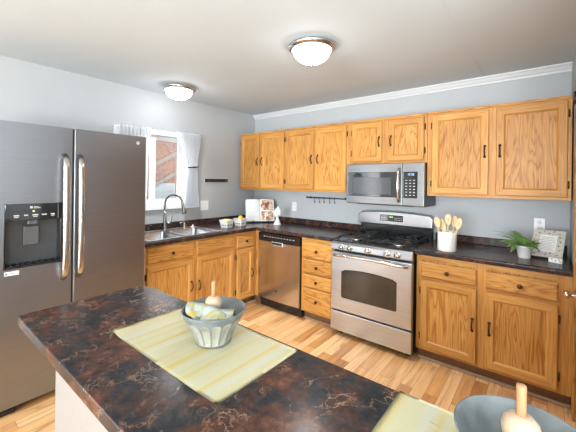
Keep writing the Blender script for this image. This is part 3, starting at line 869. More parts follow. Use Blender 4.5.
bm = nb(); lathe(bm, [(0, 0), (.012, 0), (.012, .001), (0, .001)], (.972, -.6505, .236), 18, axis=(0, -1, 0)); obj('badge', bm, SLOT, dd)
bm = nb(); box(bm, x0 + .004, x1 - .004, -.585, -.56, .005, .118); obj('kick_panel', bm, BLACK, dw)

# ---------------------------------------------------------------- range
g = thing('gas_range', (2.08, -.33, 0), 'stainless gas range with black cooktop under the microwave', 'range')
x0, x1 = 1.700, 2.460; xm = 2.08
bm = nb(); box(bm, x0 + .003, x1 - .003, -.640, -.03, .045, .888); obj('oven_body', bm, plain('black range side', (.015, .015, .016), .35, var=.1), g)
for xx in (x0 + .06, x1 - .06):
    bm = nb(); lathe(bm, [(0, 0), (.02, 0), (.02, .045), (0, .045)], (xx, -.58, 0), 12); obj('foot', bm, BLACK, g)
# control panel, sloping back at the top
bm = nb(); prism(bm, [(-.64, .822), (-.692, .822), (-.694, .83), (-.690, .875), (-.672, .893), (-.64, .895)], 'x', x0, x1); cp = obj('control_panel', bm, STEELC, g)
for i, x in enumerate((1.815, 1.900, 2.075, 2.250, 2.338)):
    bm = nb(); lathe(bm, [(0, 0), (.029, 0), (.029, .004), (.024, .006)], (x, -.692, .851), 22, axis=(0, -1, 0), mi=1)
    lathe(bm, [(0, 0), (.0225, .004), (.0215, .026), (.018, .030), (0, .031)], (x, -.692, .851), 22, axis=(0, -1, 0), mi=0); box(bm, x - .0045, x + .0045, -.731, -.716, .831, .871, .002)
    obj('knob', bm, [NICKEL, STEELP], g)
# oven door: slab with an arched window
bm = nb(); box(bm, x0, x1, -.690, -.642, .252, .802, .008); od = obj('oven_door', bm, STEEL, g)
def arch(x0, x1, z0, z1, rise, r=.016):
    p = [(x0 + r, z0), (x1 - r, z0)]
    for i in range(1, 5): a = -PI / 2 + i * PI / 8; p.append((x1 - r + r * math.cos(a), z0 + r + r * math.sin(a)))
    for i in range(17):
        u = 1 - i / 16; zz = z1 + rise * (1 - (2 * u - 1) ** 2) - .014 * (1 - min(1, min(u, 1 - u) * 26)) ** 2
        p.append((x0 + (x1 - x0) * u, zz))
    for i in range(0, 4): a = PI + i * PI / 8; p.append((x0 + r + r * math.cos(a), z0 + r + r * math.sin(a)))
    return p
bm = nb(); prism(bm, arch(1.812, 2.336, .378, .636, .022), 'y', -.6915, -.688); obj('window_trim', bm, SLOT, od)
bm = nb(); prism(bm, arch(1.822, 2.326, .388, .627, .021), 'y', -.6925, -.689); obj('window', bm, OVENG, od)
bm = nb(); pts = []
for i in range(25):
    u = i / 24; x = 1.735 + .69 * u; e = abs(2 * u - 1)
    pts.append((x, -.735 + .040 * e ** 6 - .014 * (1 - e ** 2), .778 - .022 * e ** 2 + .010))
tube(bm, pts, .0145, 12); obj('handle', bm, STEELP, od)
bm = nb(); box(bm, x0, x1, -.690, -.642, .058, .240, .006); obj('storage_drawer', bm, STEEL, g)
# cooktop
bm = nb(); box(bm, x0, x1, -.668, -.055, .889, .906, .004); ct = obj('cooktop', bm, BLACK, g)
for (x, y, rr_) in ((1.875, -.50, .050), (2.285, -.50, .056), (1.875, -.225, .044), (2.285, -.225, .040), (2.08, -.36, .04)):
    bm = nb(); lathe(bm, [(0, 0), (rr_ + .012, 0), (rr_ + .008, .008), (rr_, .012)], (x, y, .906), 24, mi=1)
    lathe(bm, [(0, .012), (rr_ * .85, .012), (rr_ * .85, .019), (rr_ * .6, .022), (0, .022)], (x, y, .906), 24); obj('burner', bm, [BLACKM, NICKEL], g)
def grate(xa, xb_, yc):
    bm = nb(); zt = .940; y0, y1 = -.635, -.100; rr_ = .0055
    for x in (xa, xb_): tube(bm, [(x, y0, .907), (x, y0, zt), (x, y1, zt), (x, y1, .907)], rr_, 8)
    for y in (y0, (y0 + y1) / 2, y1): tube(bm, [(xa, y, zt), (xb_, y, zt)], rr_, 8)
    xc = (xa + xb_) / 2
    for y in yc:
        ring = [(xc + .040 * math.cos(2 * PI * i / 20), y + .040 * math.sin(2 * PI * i / 20), zt) for i in range(21)]
        tube(bm, ring, rr_, 8, cap=False)
        for i in range(4):
            a = PI / 4 + i * PI / 2
            tube(bm, [(xc + .040 * math.cos(a), y + .040 * math.sin(a), zt), (xc + .13 * math.cos(a) * (xb_ - xa) / .26, y + .125 * math.sin(a), zt + .004)], rr_, 8)
    return obj('grate', bm, BLACKM, g)
grate(1.745, 2.005, (-.50, -.225)); grate(2.155, 2.415, (-.50, -.225)); 
bm = nb()
for x in (2.03, 2.08, 2.13): tube(bm, [(x, -.635, .907), (x, -.635, .938), (x, -.1, .938), (x, -.1, .907)], .005, 8)
for y in (-.635, -.1): tube(bm, [(2.03, y, .938), (2.13, y, .938)], .005, 8)
obj('grate', bm, BLACKM, g)
# backguard
bm = nb(); box(bm, x0 + .012, x1 - .006, -.085, -.032, .906, 1.03, .003); bg = obj('backguard', bm, BLACK, g)
def bgp(y):
    p = []
    for i in range(21):
        u = i / 20; x = x0 - .008 + (x1 - x0 + .016) * u; e = abs(2 * u - 1)
        p.append((x, 1.142 + .022 * (1 - e ** 2) - (.030 * max(0, (e - .93) / .07) ** 2)))
    return [(x0 - .004, 1.022), (x1 + .004, 1.022)] + p[::-1]
bm = nb(); prism(bm, bgp(0), 'y', -.118, -.030); bmesh.ops.bevel(bm, geom=[e for e in bm.edges if len(e.link_faces) == 2 and e.calc_face_angle(0) > 1.2 and abs(e.verts[0].co.y - e.verts[1].co.y) < 1e-4 and e.verts[0].co.y < -.1], offset=.010, segments=3, affect='EDGES', profile=.5)
bs = obj('backguard_cap', bm, STEELC, g)
bm = nb(); box(bm, 1.945, 2.185, -.1205, -.116, 1.062, 1.126, .004); obj('display', bm, GLASSB, bs)
bm = nb()
for row in (1.076, 1.094): 
    for i in range(4): box(bm, 1.958 + i * .016, 1.966 + i * .016, -.1212, -.1200, row, row + .007)
    for i in range(5): box(bm, 2.100 + i * .016, 2.108 + i * .016, -.1212, -.1200, row, row + .007)
obj('display_keys', bm, GREYMARK, bs)
bm = nb(); box(bm, 2.045, 2.085, -.1212, -.1200, 1.100, 1.113); obj('display_digits', bm, GREENLED, bs)

# ---------------------------------------------------------------- microwave
m = thing('microwave', (2.08, -.2, 1.245), 'stainless over-the-range microwave with black glass door', 'microwave')
x0, x1 = 1.697, 2.464; z0, z1 = 1.252, 1.642
bm = nb(); box(bm, x0 + .003, x1 - .002, -.372, -.002, z0 - .008, z1); obj('housing', bm, plain('dark grey housing', (.05, .05, .052), .4, var=.05), m)
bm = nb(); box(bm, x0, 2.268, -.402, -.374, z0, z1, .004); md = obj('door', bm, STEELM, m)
bm = nb(); box(bm, 1.722, 2.222, -.4045, -.400, 1.322, 1.562, .003); obj('door_glass', bm, GLASSB, md)
bm = nb(); box(bm, 1.772, 2.165, -.4055, -.403, 1.346, 1.510, .002); obj('door_window', bm, plain('screened window', (.055, .056, .06), .12, var=.2, scale=120), md)
bm = nb(); pts = [(2.243, -.405 - .036 * math.sin(PI * i / 16) ** .5, 1.285 + .305 * i / 16) for i in range(17)]
tube(bm, pts, .0125, 12); obj('handle', bm, STEELP, md)
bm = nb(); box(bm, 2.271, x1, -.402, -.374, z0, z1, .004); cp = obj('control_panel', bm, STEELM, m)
bm = nb(); box(bm, 2.282, 2.408, -.4045, -.400, 1.322, 1.562, .003); obj('keypad', bm, GLASSB, cp)
bm = nb()
for rI in range(6):
    for cI in range(3): box(bm, 2.302 + cI * .034, 2.318 + cI * .034, -.4052, -.404, 1.345 + rI * .027, 1.352 + rI * .027)
obj('keypad_legend', bm, GREYMARK, cp)
def seg7(bm, x, z, on, w=.010, h=.018, t=.0022, y0=-.4056, y1=-.4042):
    S = {'a': (0, w, h - t, h), 'd': (0, w, 0, t), 'g': (0, w, h / 2 - t / 2, h / 2 + t / 2), 'f': (0, t, h / 2, h), 'e': (0, t, 0, h / 2), 'b': (w - t, w, h / 2, h), 'c': (w - t, w, 0, h / 2)}
    for k in on: a, b, c_, d = S[k]; box(bm, x + a, x + b, y0, y1, z + c_, z + d)
bm = nb(); seg7(bm, 2.318, 1.528, 'bc'); seg7(bm, 2.333, 1.528, 'abged'); seg7(bm, 2.352, 1.528, 'abgcd'); seg7(bm, 2.367, 1.528, 'abcdef'); obj('clock_digits', bm, BLUELED, cp)
bm = nb(); box(bm, 1.80, 2.36, -.34, -.06, z0 - .013, z0 - .0085); obj('grease_filter', bm, SLOT, m)

# ---------------------------------------------------------------- ceiling lights
def ceiling_light(x, y):
    L = thing('ceiling_light', (x, y, HC), 'x', 'ceiling light', 'flush mount ceiling lights')
    bm = nb(); lathe(bm, [(0, 0), (.120, 0), (.150, -.012), (.165, -.020), (.166, -.030), (.158, -.040), (.148, -.048), (.137, -.051), (.136, -.030), (0, -.028)], (x, y, HC), 40); obj('pan', bm, NICKEL, L)
    bm = nb(); lathe(bm, [(.134, -.031), (.132, -.050), (.121, -.078), (.100, -.102), (.070, -.121), (.034, -.132), (0, -.135)], (x, y, HC), 40, cap=False); obj('glass_dome', bm, DOMEG, L)
    bm = nb(); lathe(bm, [(0, -.132), (.012, -.134), (.013, -.142), (.007, -.148), (.008, -.156), (0, -.162)], (x, y, HC), 16); obj('finial', bm, NICKEL, L)
    sl = bpy.data.lights.new('lamp_bulb', 'SPOT'); sl.energy = 58; sl.spot_size = math.radians(118); sl.spot_blend = 1.0; sl.shadow_soft_size = .06; sl.color = (0.97, 0.98, 1.0)
    so = bpy.data.objects.new('lamp_bulb', sl); C.objects.link(so); so.parent = L; so.location = (0, 0, -.175)
    return L
L1 = ceiling_light(2.02, -1.52); L1['label'] = 'lit flush ceiling light with frosted dome, nearer one in the middle of the kitchen'
L2 = copy_tree(L1); L2.location = (.37, -1.51, HC); L2['label'] = 'lit flush ceiling light with frosted dome, farther one above the sink'

# ---------------------------------------------------------------- curtains and wall fittings
rod = thing('curtain_rod', (WX, -1.46, 2.0), 'thin white curtain rod across the top of the sink window', 'curtain rod')
bm = nb(); tube(bm, [(WX + .002, -1.955, 1.992), (WX + .045, -1.955, 1.992), (WX + .05, -1.94, 1.992), (WX + .05, -.99, 1.992), (WX + .045, -.975, 1.992), (WX + .002, -.975, 1.992)], .006, 8); obj('rod', bm, VINYL, rod)


def curtain(rows, label, folds, tie=None):
    cu = thing('curtain', (WX + .05, sum(r[1] + r[2] for r in rows[:1]) / 2, rows[-1][0]), label, 'curtain', 'white curtains at the sink window')
    tb = bmesh.new(); n = 96; G = []
    # interpolate rows smoothly
    zs = [r[0] for r in rows]; K = 44
    for k in range(K + 1):
        z = zs[0] + (zs[-1] - zs[0]) * k / K
        i = 0
        while i < len(rows) - 2 and z < rows[i + 1][0]: i += 1
        u = (rows[i][0] - z) / (rows[i][0] - rows[i + 1][0]); u = u * u * (3 - 2 * u)
        a = rows[i][1] + (rows[i + 1][1] - rows[i][1]) * u; b = rows[i][2] + (rows[i + 1][2] - rows[i][2]) * u; am = rows[i][3] + (rows[i + 1][3] - rows[i][3]) * u
        row = []
        for j in range(n + 1):
            s = j / n
            ph = s * folds * 2 * PI
            x = WX + .052 + am * (math.sin(ph) + .35 * math.sin(ph * 1.7 + 1.3 + z * 3))
            row.append(tb.verts.new((x, a + (b - a) * s, z)))
        G.append(row)
    for k in range(K):
        for j in range(n): tb.faces.new((G[k][j], G[k][j + 1], G[k + 1][j + 1], G[k + 1][j]))
    bmesh.ops.solidify(tb, geom=list(tb.faces), thickness=.0012)
    bm = nb(); merge(bm, tb, 0, True); obj('cloth', bm, CURT, cu)
    if tie:
        ty, tz, hw = tie
        bm = nb(); ring = [(WX + .052 + .030 * math.sin(2 * PI * i / 24), ty + hw * math.cos(2 * PI * i / 24), tz + .006 * math.cos(2 * PI * i / 24)) for i in range(25)]
        tube(bm, ring, .007, 8, cap=False); box(bm, WX + .078, WX + .088, ty - .02, ty + .02, tz - .010, tz + .008, .003); obj('tieback', bm, BLACK, cu)
    return cu


curtain([(2.018, -1.318, -.985, .008), (1.985, -1.312, -.985, .012), (1.62, -1.150, -1.030, .016), (1.40, -1.185, -1.020, .016), (1.135, -1.205, -.995, .016)], 'white gathered curtain held by a dark tieback, right of the sink window', 9, (-1.090, 1.615, .066))
curtain([(2.018, -1.945, -1.615, .008), (1.985, -1.945, -1.615, .012), (1.62, -1.93, -1.65, .014), (1.135, -1.93, -1.66, .014)], 'white gathered curtain rising behind the fridge top, left of the sink window', 9)

k = thing('knife_strip', (WX, -.69, 1.44), 'dark magnetic knife strip on the grey wall right of the window', 'knife strip')
bm = nb(); box(bm, WX, WX + .016, -.880, -.520, 1.440, 1.480, .005); obj('bar', bm, BLACKM, k)
for y in (-.845, -.555):
    bm = nb(); lathe(bm, [(0, 0), (.007, 0), (.006, .003), (0, .003)], (WX + .016, y, 1.46), 10, axis=(1, 0, 0)); obj('screw', bm, STEELP, k)
sw = thing('light_switch', (WX, -.885, 1.085), 'white double light switch plate on the wall right of the window', 'light switch')
bm = nb(); box(bm, WX, WX + .006, -.945, -.825, 1.087, 1.207, .002); pl = obj('plate', bm, PLASTIC, sw)
for y in (-.912, -.858):
    bm = nb(); box(bm, WX + .006, WX + .010, y - .017, y + .017, 1.113, 1.181, .002); obj('rocker', bm, PLASTIC, sw)


def outlet(xc, zc, label, w=.072, h=.116):
    o = thing('wall_outlet', (xc, 0, zc - h / 2), label, 'outlet', 'white wall outlets')
    bm = nb(); box(bm, xc - w / 2, xc + w / 2, -.006, 0, zc - h / 2, zc + h / 2, .002); obj('plate', bm, PLASTIC, o)
    for s in (-1, 1):
        bm = nb(); lathe(bm, [(0, 0), (.017, 0), (.016, .002), (0, .002)], (xc, -.006, zc + s * .024), 20, axis=(0, -1, 0)); sk = obj('socket', bm, PLASTIC, o)
        bm = nb()
        for q in (-.006, .006): box(bm, xc + q - .0012, xc + q + .0012, -.0084, -.0079, zc + s * .024 - .002, zc + s * .024 + .007)
        obj('slot', bm, SLOT, sk)
outlet(.715, 1.130, 'white wall outlet below the wall cabinets, above the dishwasher')
outlet(3.262, 1.125, 'white wall outlet behind the picture frame, far right')

hk = thing('hook_rail', (1.22, 0, 1.25), 'dark hook rail under the wall cabinets left of the microwave', 'hook rail')
bm = nb(); tube(bm, [(.945, -.032, 1.262), (1.50, -.032, 1.262)], .0075, 10); lathe(bm, [(0, -.012), (.012, -.01), (.013, 0), (.008, .01), (0, .012)], (.942, -.032, 1.262), 12, axis=(1, 0, 0)); obj('rail', bm, BLACKM, hk)
for x in (.975, 1.47):
    bm = nb(); tube(bm, [(x, 0, 1.262), (x, -.032, 1.262)], .006, 8); lathe(bm, [(0, 0), (.016, 0), (.014, .005), (0, .005)], (x, 0, 1.262), 14, axis=(0, -1, 0)); obj('bracket', bm, BLACKM, hk)
bm = nb(); pts = [(0, -.032 + .010, 1.268)] + [(0, -.032 - .010 * math.cos(PI * i / 6 + PI), 1.262 + .010 * math.sin(PI * i / 6)) for i in range(7)] + [(0, -.042, 1.225)] + [(0, -.032 - .010 * math.cos(PI * i / 6), 1.215 - .012 * math.sin(PI * i / 6)) for i in range(7)]
pts = [(x + 1.06, y, z) for x, y, z in pts]
tube(bm, pts, .0032, 8); h0 = obj('hook', bm, BLACKM, hk, origin=(1.06, -.032, 1.262))
for x in (1.128, 1.196, 1.278, 1.345):
    c = h0.copy(); C.objects.link(c); c.parent = hk; c.location.x = x - hk.location.x

# ---------------------------------------------------------------- things on the left worktop
TOP = .9142


def berry_box(cx, cy, rz, label):
    b = thing('berry_basket', (cx, cy, TOP), label, 'basket', 'white ceramic berry baskets')
    tb = bmesh.new(); h, wt, wb = .086, .060, .045
    def lp(w, z): return [tb.verts.new((sx * w, sy * w, z)) for sx, sy in ((1, 1), (-1, 1), (-1, -1), (1, -1))]
    def lerp(z): return wb + (wt - wb) * z / h
    L = [lp(lerp(0), 0), lp(lerp(h * .93), h * .93), lp(wt + .004, h * .94), lp(wt + .004, h), lp(wt - .005, h), lp(wb - .004, .006)]
    for k_ in range(5):
        for i in range(4): tb.faces.new((L[k_][i], L[k_][(i + 1) % 4], L[k_ + 1][(i + 1) % 4], L[k_ + 1][i]))
    tb.faces.new(L[0][::-1]); tb.faces.new(L[5])
    bmesh.ops.recalc_face_normals(tb, faces=list(tb.faces))
    R_ = Matrix.Rotation(rz, 4, 'Z'); T = Matrix.Translation((cx, cy, TOP)) @ R_
    bmesh.ops.transform(tb, matrix=T, verts=list(tb.verts)); bm = nb(); merge(bm, tb); obj('basket', bm, CERAM, b)
    bm = nb()
    for q in range(4):
        A = Matrix.Rotation(q * PI / 2, 4, 'Z')
        for i in (-1, 0, 1):
            for z in (.018,):
                t2 = nb(); w_ = lerp(z + .010); box(t2, w_ - .001, w_ + .0012, i * .027 - .006, i * .027 + .006, z, z + .022, .0008)
                bmesh.ops.transform(t2, matrix=T @ A, verts=list(t2.verts)); merge(bm, t2)
    obj('slot_opening', bm, SLOT, b)
    return b


def lemon(c, ax, label, r=.026):
    bm = nb(); pr_ = [(0, -1.42), (.14, -1.36), (.30, -1.15), (.66, -.85), (.92, -.45), (1, 0), (.92, .45), (.66, .85), (.30, 1.15), (.16, 1.36), (0, 1.42)]
    lathe(bm, [(a * r, b * r) for a, b in pr_], c, 20, axis=ax)
    return tag(obj('lemon', bm, LEMON), label, 'lemon', 'lemons in the berry baskets')


berry_box(.385, -.872, .15, 'white slotted berry basket of lemons, nearer the sink')
berry_box(.385, -.655, .15, 'white slotted berry basket of lemons, nearer the cookbook')
zl = TOP + .066
lemon((.404, -.892, zl + .006), (.4, 1, .1), 'lemon at the front left of the basket nearer the sink', .0185)
lemon((.400, -.850, zl + .008), (1, .5, .2), 'lemon at the front right of the basket nearer the sink', .018)
lemon((.366, -.876, zl + .012), (.3, 1, 0), 'lemon at the back of the basket nearer the sink', .0185)
lemon((.404, -.676, zl + .006), (.2, 1, .2), 'lemon at the front left of the basket nearer the cookbook', .0185)
lemon((.402, -.632, zl + .006), (.6, 1, -.2), 'lemon at the front right of the basket nearer the cookbook', .018)
lemon((.382, -.652, zl + .036), (.25, 1, .1), 'topmost lemon heaped in the basket nearer the cookbook', .021)
lemon((.364, -.660, zl + .004), (1, .2, .1), 'lemon at the back of the basket nearer the cookbook', .018)

# open cookbook on a wire stand, turned to the room
bc = Vector((.33, -.255, TOP)); A = Vector((.615, .788, 0)).normalized(); N = Vector((A.y, -A.x, 0)); tilt = math.radians(17)
Bu = (Z * math.cos(tilt) - N * math.sin(tilt)).normalized(); Nn = A.cross(Bu).normalized()
if Nn.dot(N) < 0: Nn = -Nn
st = thing('book_stand', tuple(bc), 'black wire easel holding the open cookbook in the corner', 'book stand')
bm = nb(); O = bc + N * .055 + Z * .012
def bp(a, b, c): return O + A * a + Bu * b + Nn * c
for s in (-1, 1):
    tube(bm, [bp(s * .10, .20, -.016), bp(s * .10, 0, -.012), O + A * (s * .10) + N * .05 + Z * -.008, O + A * (s * .10) + N * .055 + Z * .025], .004, 8)
    tube(bm, [bp(s * .10, .18, -.016), O + A * (s * .10) - N * .11 + Z * -.008], .004, 8)
tube(bm, [bp(-.10, .20, -.016), bp(.10, .20, -.016)], .004, 8); tube(bm, [O + A * -.17 + N * .05 + Z * -.006, O + A * .17 + N * .05 + Z * -.006], .004, 8)
obj('wire_frame', bm, WIRE, st)
bk = thing('cookbook', tuple(bc), 'open cookbook with a food photograph on its right page', 'book')
def page(s, th=.018):
    poly = []
    n = 12
    for i in range(n + 1):
        u = i / n; poly.append((s * (.003 + .186 * u), .004 + .020 * math.sin(PI * min(1, u * 1.15)) ** .8 * (1 - .5 * u)))
    back = [(s * .189, -.004), (s * .003, -.004)]
    return poly + back
H0, H1 = .006, .298
for s in (-1, 1):
    tb = bmesh.new(); pl_ = page(s)
    r_ = .022
    lo = [tb.verts.new(bp(a, H0, c)) for a, c in pl_]; hi = [tb.verts.new(bp(a, H1, c)) for a, c in pl_]
    tb.faces.new(lo); tb.faces.new(hi)
    for i in range(len(pl_)): tb.faces.new((lo[i], lo[(i + 1) % len(pl_)], hi[(i + 1) % len(pl_)], hi[i]))
    bmesh.ops.recalc_face_normals(tb, faces=list(tb.faces))
    # round the outer corners
    es = [e for e in tb.edges if abs((e.verts[0].co - e.verts[1].co).dot(Nn)) > .004 and min(abs((v.co - O).dot(A)) for v in e.verts) > .186]
    if es: bmesh.ops.bevel(tb, geom=es, offset=r_, segments=5, affect='EDGES', profile=.5)
    bm = nb(); merge(bm, tb); obj('pages', bm, PAPER, bk)
bm = nb(); fbox(bm, O, A, Bu, Nn, -.194, .194, 0, .304, -.0085, -.0045, .001); obj('cover', bm, plain('blue grey cover', (.25, .28, .33), .5, var=.05), bk)
def on_page(bm, a0, a1, b0, b1, lift=.0008):
    tb = bmesh.new(); n = 12; V = []
    s = 1 if a0 > 0 else -1
    for i in range(n + 1):
        a = a0 + (a1 - a0) * i / n; u = (abs(a) - .003) / .186; c = .004 + .020 * math.sin(PI * min(1, u * 1.15)) ** .8 * (1 - .5 * u) + lift
        V.append((tb.verts.new(bp(a, b0, c)), tb.verts.new(bp(a, b1, c))))
    for i in range(n): tb.faces.new((V[i][0], V[i + 1][0], V[i + 1][1], V[i][1]))
    merge(bm, tb)
bm = nb(); on_page(bm, .012, .176, .150, .285); on_page(bm, .070, .176, .016, .135); on_page(bm, .012, .060, .016, .135); pht = obj('food_photograph', bm, FOOD, bk)
bm = nb()
for i in range(13): on_page(bm, -.165, -.03 - .02 * (i % 4 == 3), .05 + i * .017, .0535 + i * .017)
obj('page_text', bm, plain('pale ink', (.55, .58, .62), .7, var=0), bk)

# white ceramic ornament on a cone foot
oc = (.665, -.285, TOP)
o = thing('ornament', oc, 'small white ceramic ornament on a cone foot beside the cookbook', 'ornament')
bm = nb(); lathe(bm, [(0, 0), (.050, 0), (.050, .006), (.040, .018), (.026, .055), (.016, .080), (.014, .090)], oc, 24); obj('foot', bm, CERAM, o)
tb = bmesh.new(); bmesh.ops.create_uvsphere(tb, u_segments=24, v_segments=14, radius=1)
for v in tb.verts:
    x, y, z = v.co
    k2 = 1 + .35 * z if z < 0 else 1 - .35 * z * z
    v.co = Vector((oc[0] + x * .052 * k2 + .012 * z, oc[1] + y * .040 * k2, oc[2] + .152 + z * .072))
bm = nb(); merge(bm, tb, 0, True)
lathe(bm, [(.012, 0), (.010, .012), (0, .022)], (oc[0] + .012, oc[1], oc[2] + .215), 12); obj('figure', bm, CERAM, o)
bm = nb(); tube(bm, [(oc[0] + .03, oc[1] - .02, oc[2] + .17), (oc[0] + .062, oc[1] - .02, oc[2] + .185), (oc[0] + .058, oc[1] - .02, oc[2] + .13), (oc[0] + .03, oc[1] - .015, oc[2] + .115)], .006, 8); obj('handle', bm, CERAM, o)

# ---------------------------------------------------------------- things on the right worktop
cc = (2.675, -.500, TOP); u = thing('utensil_crock', cc, 'white stoneware crock full of wooden spoons right of the range', 'crock')
bm = nb(); lathe(bm, [(0, 0), (.067, 0), (.070, .004), (.070, .150), (.068, .155), (.064, .155), (.063, .150), (.063, .010), (0, .010)], cc, 40); obj('pot', bm, CROCKM, u)


def spoon(foot, tip, w, slot, label):
    a = Vector(foot); t = Vector(tip); d = (t - a).normalized()
    v = Vector((3.29, -3.35, 1.3)) - t; v = (v - d * v.dot(d)).normalized(); s = d.cross(v)
    bm = nb(); L = (t - a).length
    sp = thing('wooden_spoon', foot, label, 'wooden spoon', 'wooden spoons in the crock')
    neck = a + d * (L - .085)
    tube(bm, [a, neck], [.0045, .0055], 8); obj('handle', bm, SPOON, sp)
    tb = bmesh.new(); n = 24; rings = []
    for k_ in range(8):
        rr_ = k_ / 7; ring = []
        for i in range(n):
            q = 2 * PI * i / n; lx = math.cos(q) * w * rr_; ly = .048 * math.sin(q) * rr_
            lx *= (1 + .18 * (ly / .048))
            dep = -.010 * (1 - rr_ ** 2)
            ring.append(tb.verts.new(neck + d * (.046 + ly) + s * lx + v * (dep if not slot else 0)))
        rings.append(ring)
    for k_ in range(7):
        for i in range(n):
            j = (i + 1) % n
            if k_ == 0:
                continue
            tb.faces.new((rings[k_][i], rings[k_][j], rings[k_ + 1][j], rings[k_ + 1][i]))
    if not slot: tb.faces.new(rings[1])
    bmesh.ops.remove_doubles(tb, verts=rings[0], dist=.0005)
    for vv in [vv for vv in tb.verts if not vv.link_faces]: tb.verts.remove(vv)
    bmesh.ops.recalc_face_normals(tb, faces=list(tb.faces))
    bmesh.ops.solidify(tb, geom=list(tb.faces), thickness=.005)
    bm = nb(); merge(bm, tb, 0, True); obj('paddle' if slot else 'bowl', bm, SPOON, sp)


cx, cy = cc[0], cc[1]; zb = TOP + .013; zt = TOP + .155
spoon((cx - .030, cy - .015, zb), (cx - .074, cy - .038, TOP + .262), .024, False, 'wooden spoon leaning far left in the crock')
spoon((cx - .032, cy + .026, zb), (cx - .048, cy + .040, TOP + .243), .018, False, 'narrow wooden spoon second from the left in the crock')
spoon((cx + .003, cy + .004, zb), (cx + .006, cy + .008, TOP + .288), .023, True, 'tall slotted wooden spoon in the middle of the crock')
spoon((cx + .020, cy + .026, zb), (cx + .048, cy + .056, TOP + .272), .020, False, 'wooden spoon behind the slotted one on the right of the crock')
spoon((cx + .042, cy - .012, zb), (cx + .096, cy - .022, TOP + .262), .022, True, 'slotted wooden spoon leaning far right in the crock')
spoon((cx - .006, cy - .040, zb), (cx - .012, cy - .062, TOP + .226), .017, False, 'short wooden spoon left of the middle in the crock')

pc = (3.178, -.385, TOP); p = thing('potted_fern', pc, 'small fern in a white tapered pot left of the picture frame', 'potted plant')
bm = nb(); lathe(bm, [(0, 0), (.036, 0), (.038, .003), (.050, .078), (.054, .079), (.054, .092), (.048, .092), (.046, .080), (0, .080)], pc, 32); obj('pot', bm, CERAM, p)
bm = nb(); lathe(bm, [(0, .0805), (.045, .0805), (.03, .086), (0, .088)], pc, 20); obj('soil', bm, SOIL, p)
tb = bmesh.new(); rnd = random.Random(5)
def leaflet(tb, c, d, w, nrm):
    s = d.cross(nrm).normalized() * w
    v = [tb.verts.new(c), tb.verts.new(c + d * .35 + s), tb.verts.new(c + d * .75 + s * .7), tb.verts.new(c + d), tb.verts.new(c + d * .75 - s * .7), tb.verts.new(c + d * .35 - s)]
    tb.faces.new(v)
for k_ in range(44):
    az = 2 * PI * k_ * .618 + rnd.uniform(-.3, .3)
    L_ = rnd.uniform(.11, .20); el = rnd.uniform(.45, 1.4)
    dirh = Vector((math.cos(az), math.sin(az), 0))
    if dirh.y > .3: L_ *= .75
    if dirh.x > .2: L_ *= .55
    pts = []; pos = Vector((pc[0], pc[1], pc[2] + .085)) + dirh * .018
    n = 17
    for i in range(n + 1):
        pts.append(pos.copy()); e = el - 1.1 * i / n
        pos = pos + (dirh * math.cos(e) + Z * math.sin(e)) * (L_ / n)
    tube_r = [.0018 * (1 - .6 * i / n) for i in range(n + 1)]
    b2 = nb(); tube(b2, pts, tube_r, 5); me = bpy.data.meshes.new('t'); b2.to_mesh(me); b2.free(); tb.from_mesh(me); bpy.data.meshes.remove(me)
    for i in range(2, n + 1):
        d = (pts[i] - pts[i - 1]).normalized(); side = d.cross(Z).normalized(); nr = side.cross(d).normalized()
        ll = .024 * math.sin(PI * (i / (n + 1)) ** .8) + .005
        for s in (-1, 1):
            leaflet(tb, pts[i], (side * s * .85 + d * .5 - Z * .15).normalized() * ll, .0038, nr)
    leaflet(tb, pts[-1], (pts[-1] - pts[-2]).normalized() * .022, .005, Vector((0, 0, 1)))
bm = nb(); merge(bm, tb); obj('foliage', bm, LEAF, p)

# picture frame leaning back
BL = Vector((3.205, -.315, TOP)); BR = Vector((3.395, -.352, TOP)); A = (BR - BL).normalized(); Bk = Vector((-A.y, A.x, 0))
ti = math.radians(40); Bu = (Z * math.cos(ti) + Bk * math.sin(ti)); Nn = (Z * math.sin(ti) - Bk * math.cos(ti)); W_ = (BR - BL).length; Hh = .235
fr_ = thing('picture_frame', tuple((BL + BR) / 2), 'distressed grey picture frame with a printed card leaning by the fern', 'picture frame')
O = BL + Z * .012
bm = nb(); t_ = .044
for a0, a1, b0, b1 in ((0, t_, 0, Hh), (W_ - t_, W_, 0, Hh), (t_, W_ - t_, 0, t_), (t_, W_ - t_, Hh - t_, Hh)): fbox(bm, O, A, Bu, Nn, a0, a1, b0, b1, -.002, .012, .002)
obj('frame', bm, FRAMEM, fr_)
bm = nb(); fbox(bm, O, A, Bu, Nn, t_ - .003, W_ - t_ + .003, t_ - .003, Hh - t_ + .003, .000, .006); cd = obj('printed_card', bm, PAPER, fr_)
bm = nb()
for i in range(9): fbox(bm, O, A, Bu, Nn, t_ + .012, W_ - t_ - .012 - .015 * (i % 3 == 1), .062 + i * .0135, .066 + i * .0135, .006, .0064)
obj('card_text', bm, plain('faded ink', (.45, .45, .46), .7, var=0), cd)
bm = nb(); rnd = random.Random(3)
def leafmark(a, b, ang, ln=.020, wd=.007):
    tb = bmesh.new(); V = []
    for la, lb in ((0, 0), (.3, 1), (.65, .8), (1, 0), (.65, -.8), (.3, -1)):
        x = la * ln; y = lb * wd / 2; V.append(tb.verts.new(O + A * (a + x * math.cos(ang) - y * math.sin(ang)) + Bu * (b + x * math.sin(ang) + y * math.cos(ang)) + Nn * .0124))
    tb.faces.new(V); merge(bm, tb)
for i in range(5):
    leafmark(.020 + i * .033, .016 + .008 * (i % 2), .4 + .9 * (i % 2), .022); leafmark(.030 + i * .030, Hh - .028 + .008 * (i % 2), -.3 + 1.2 * (i % 2), .020)
for i in range(4):
    leafmark(W_ - .028, .055 + i * .036, 1.0 + .8 * (i % 2), .022); leafmark(.016, .060 + i * .036, 1.9 - .9 * (i % 2), .018)
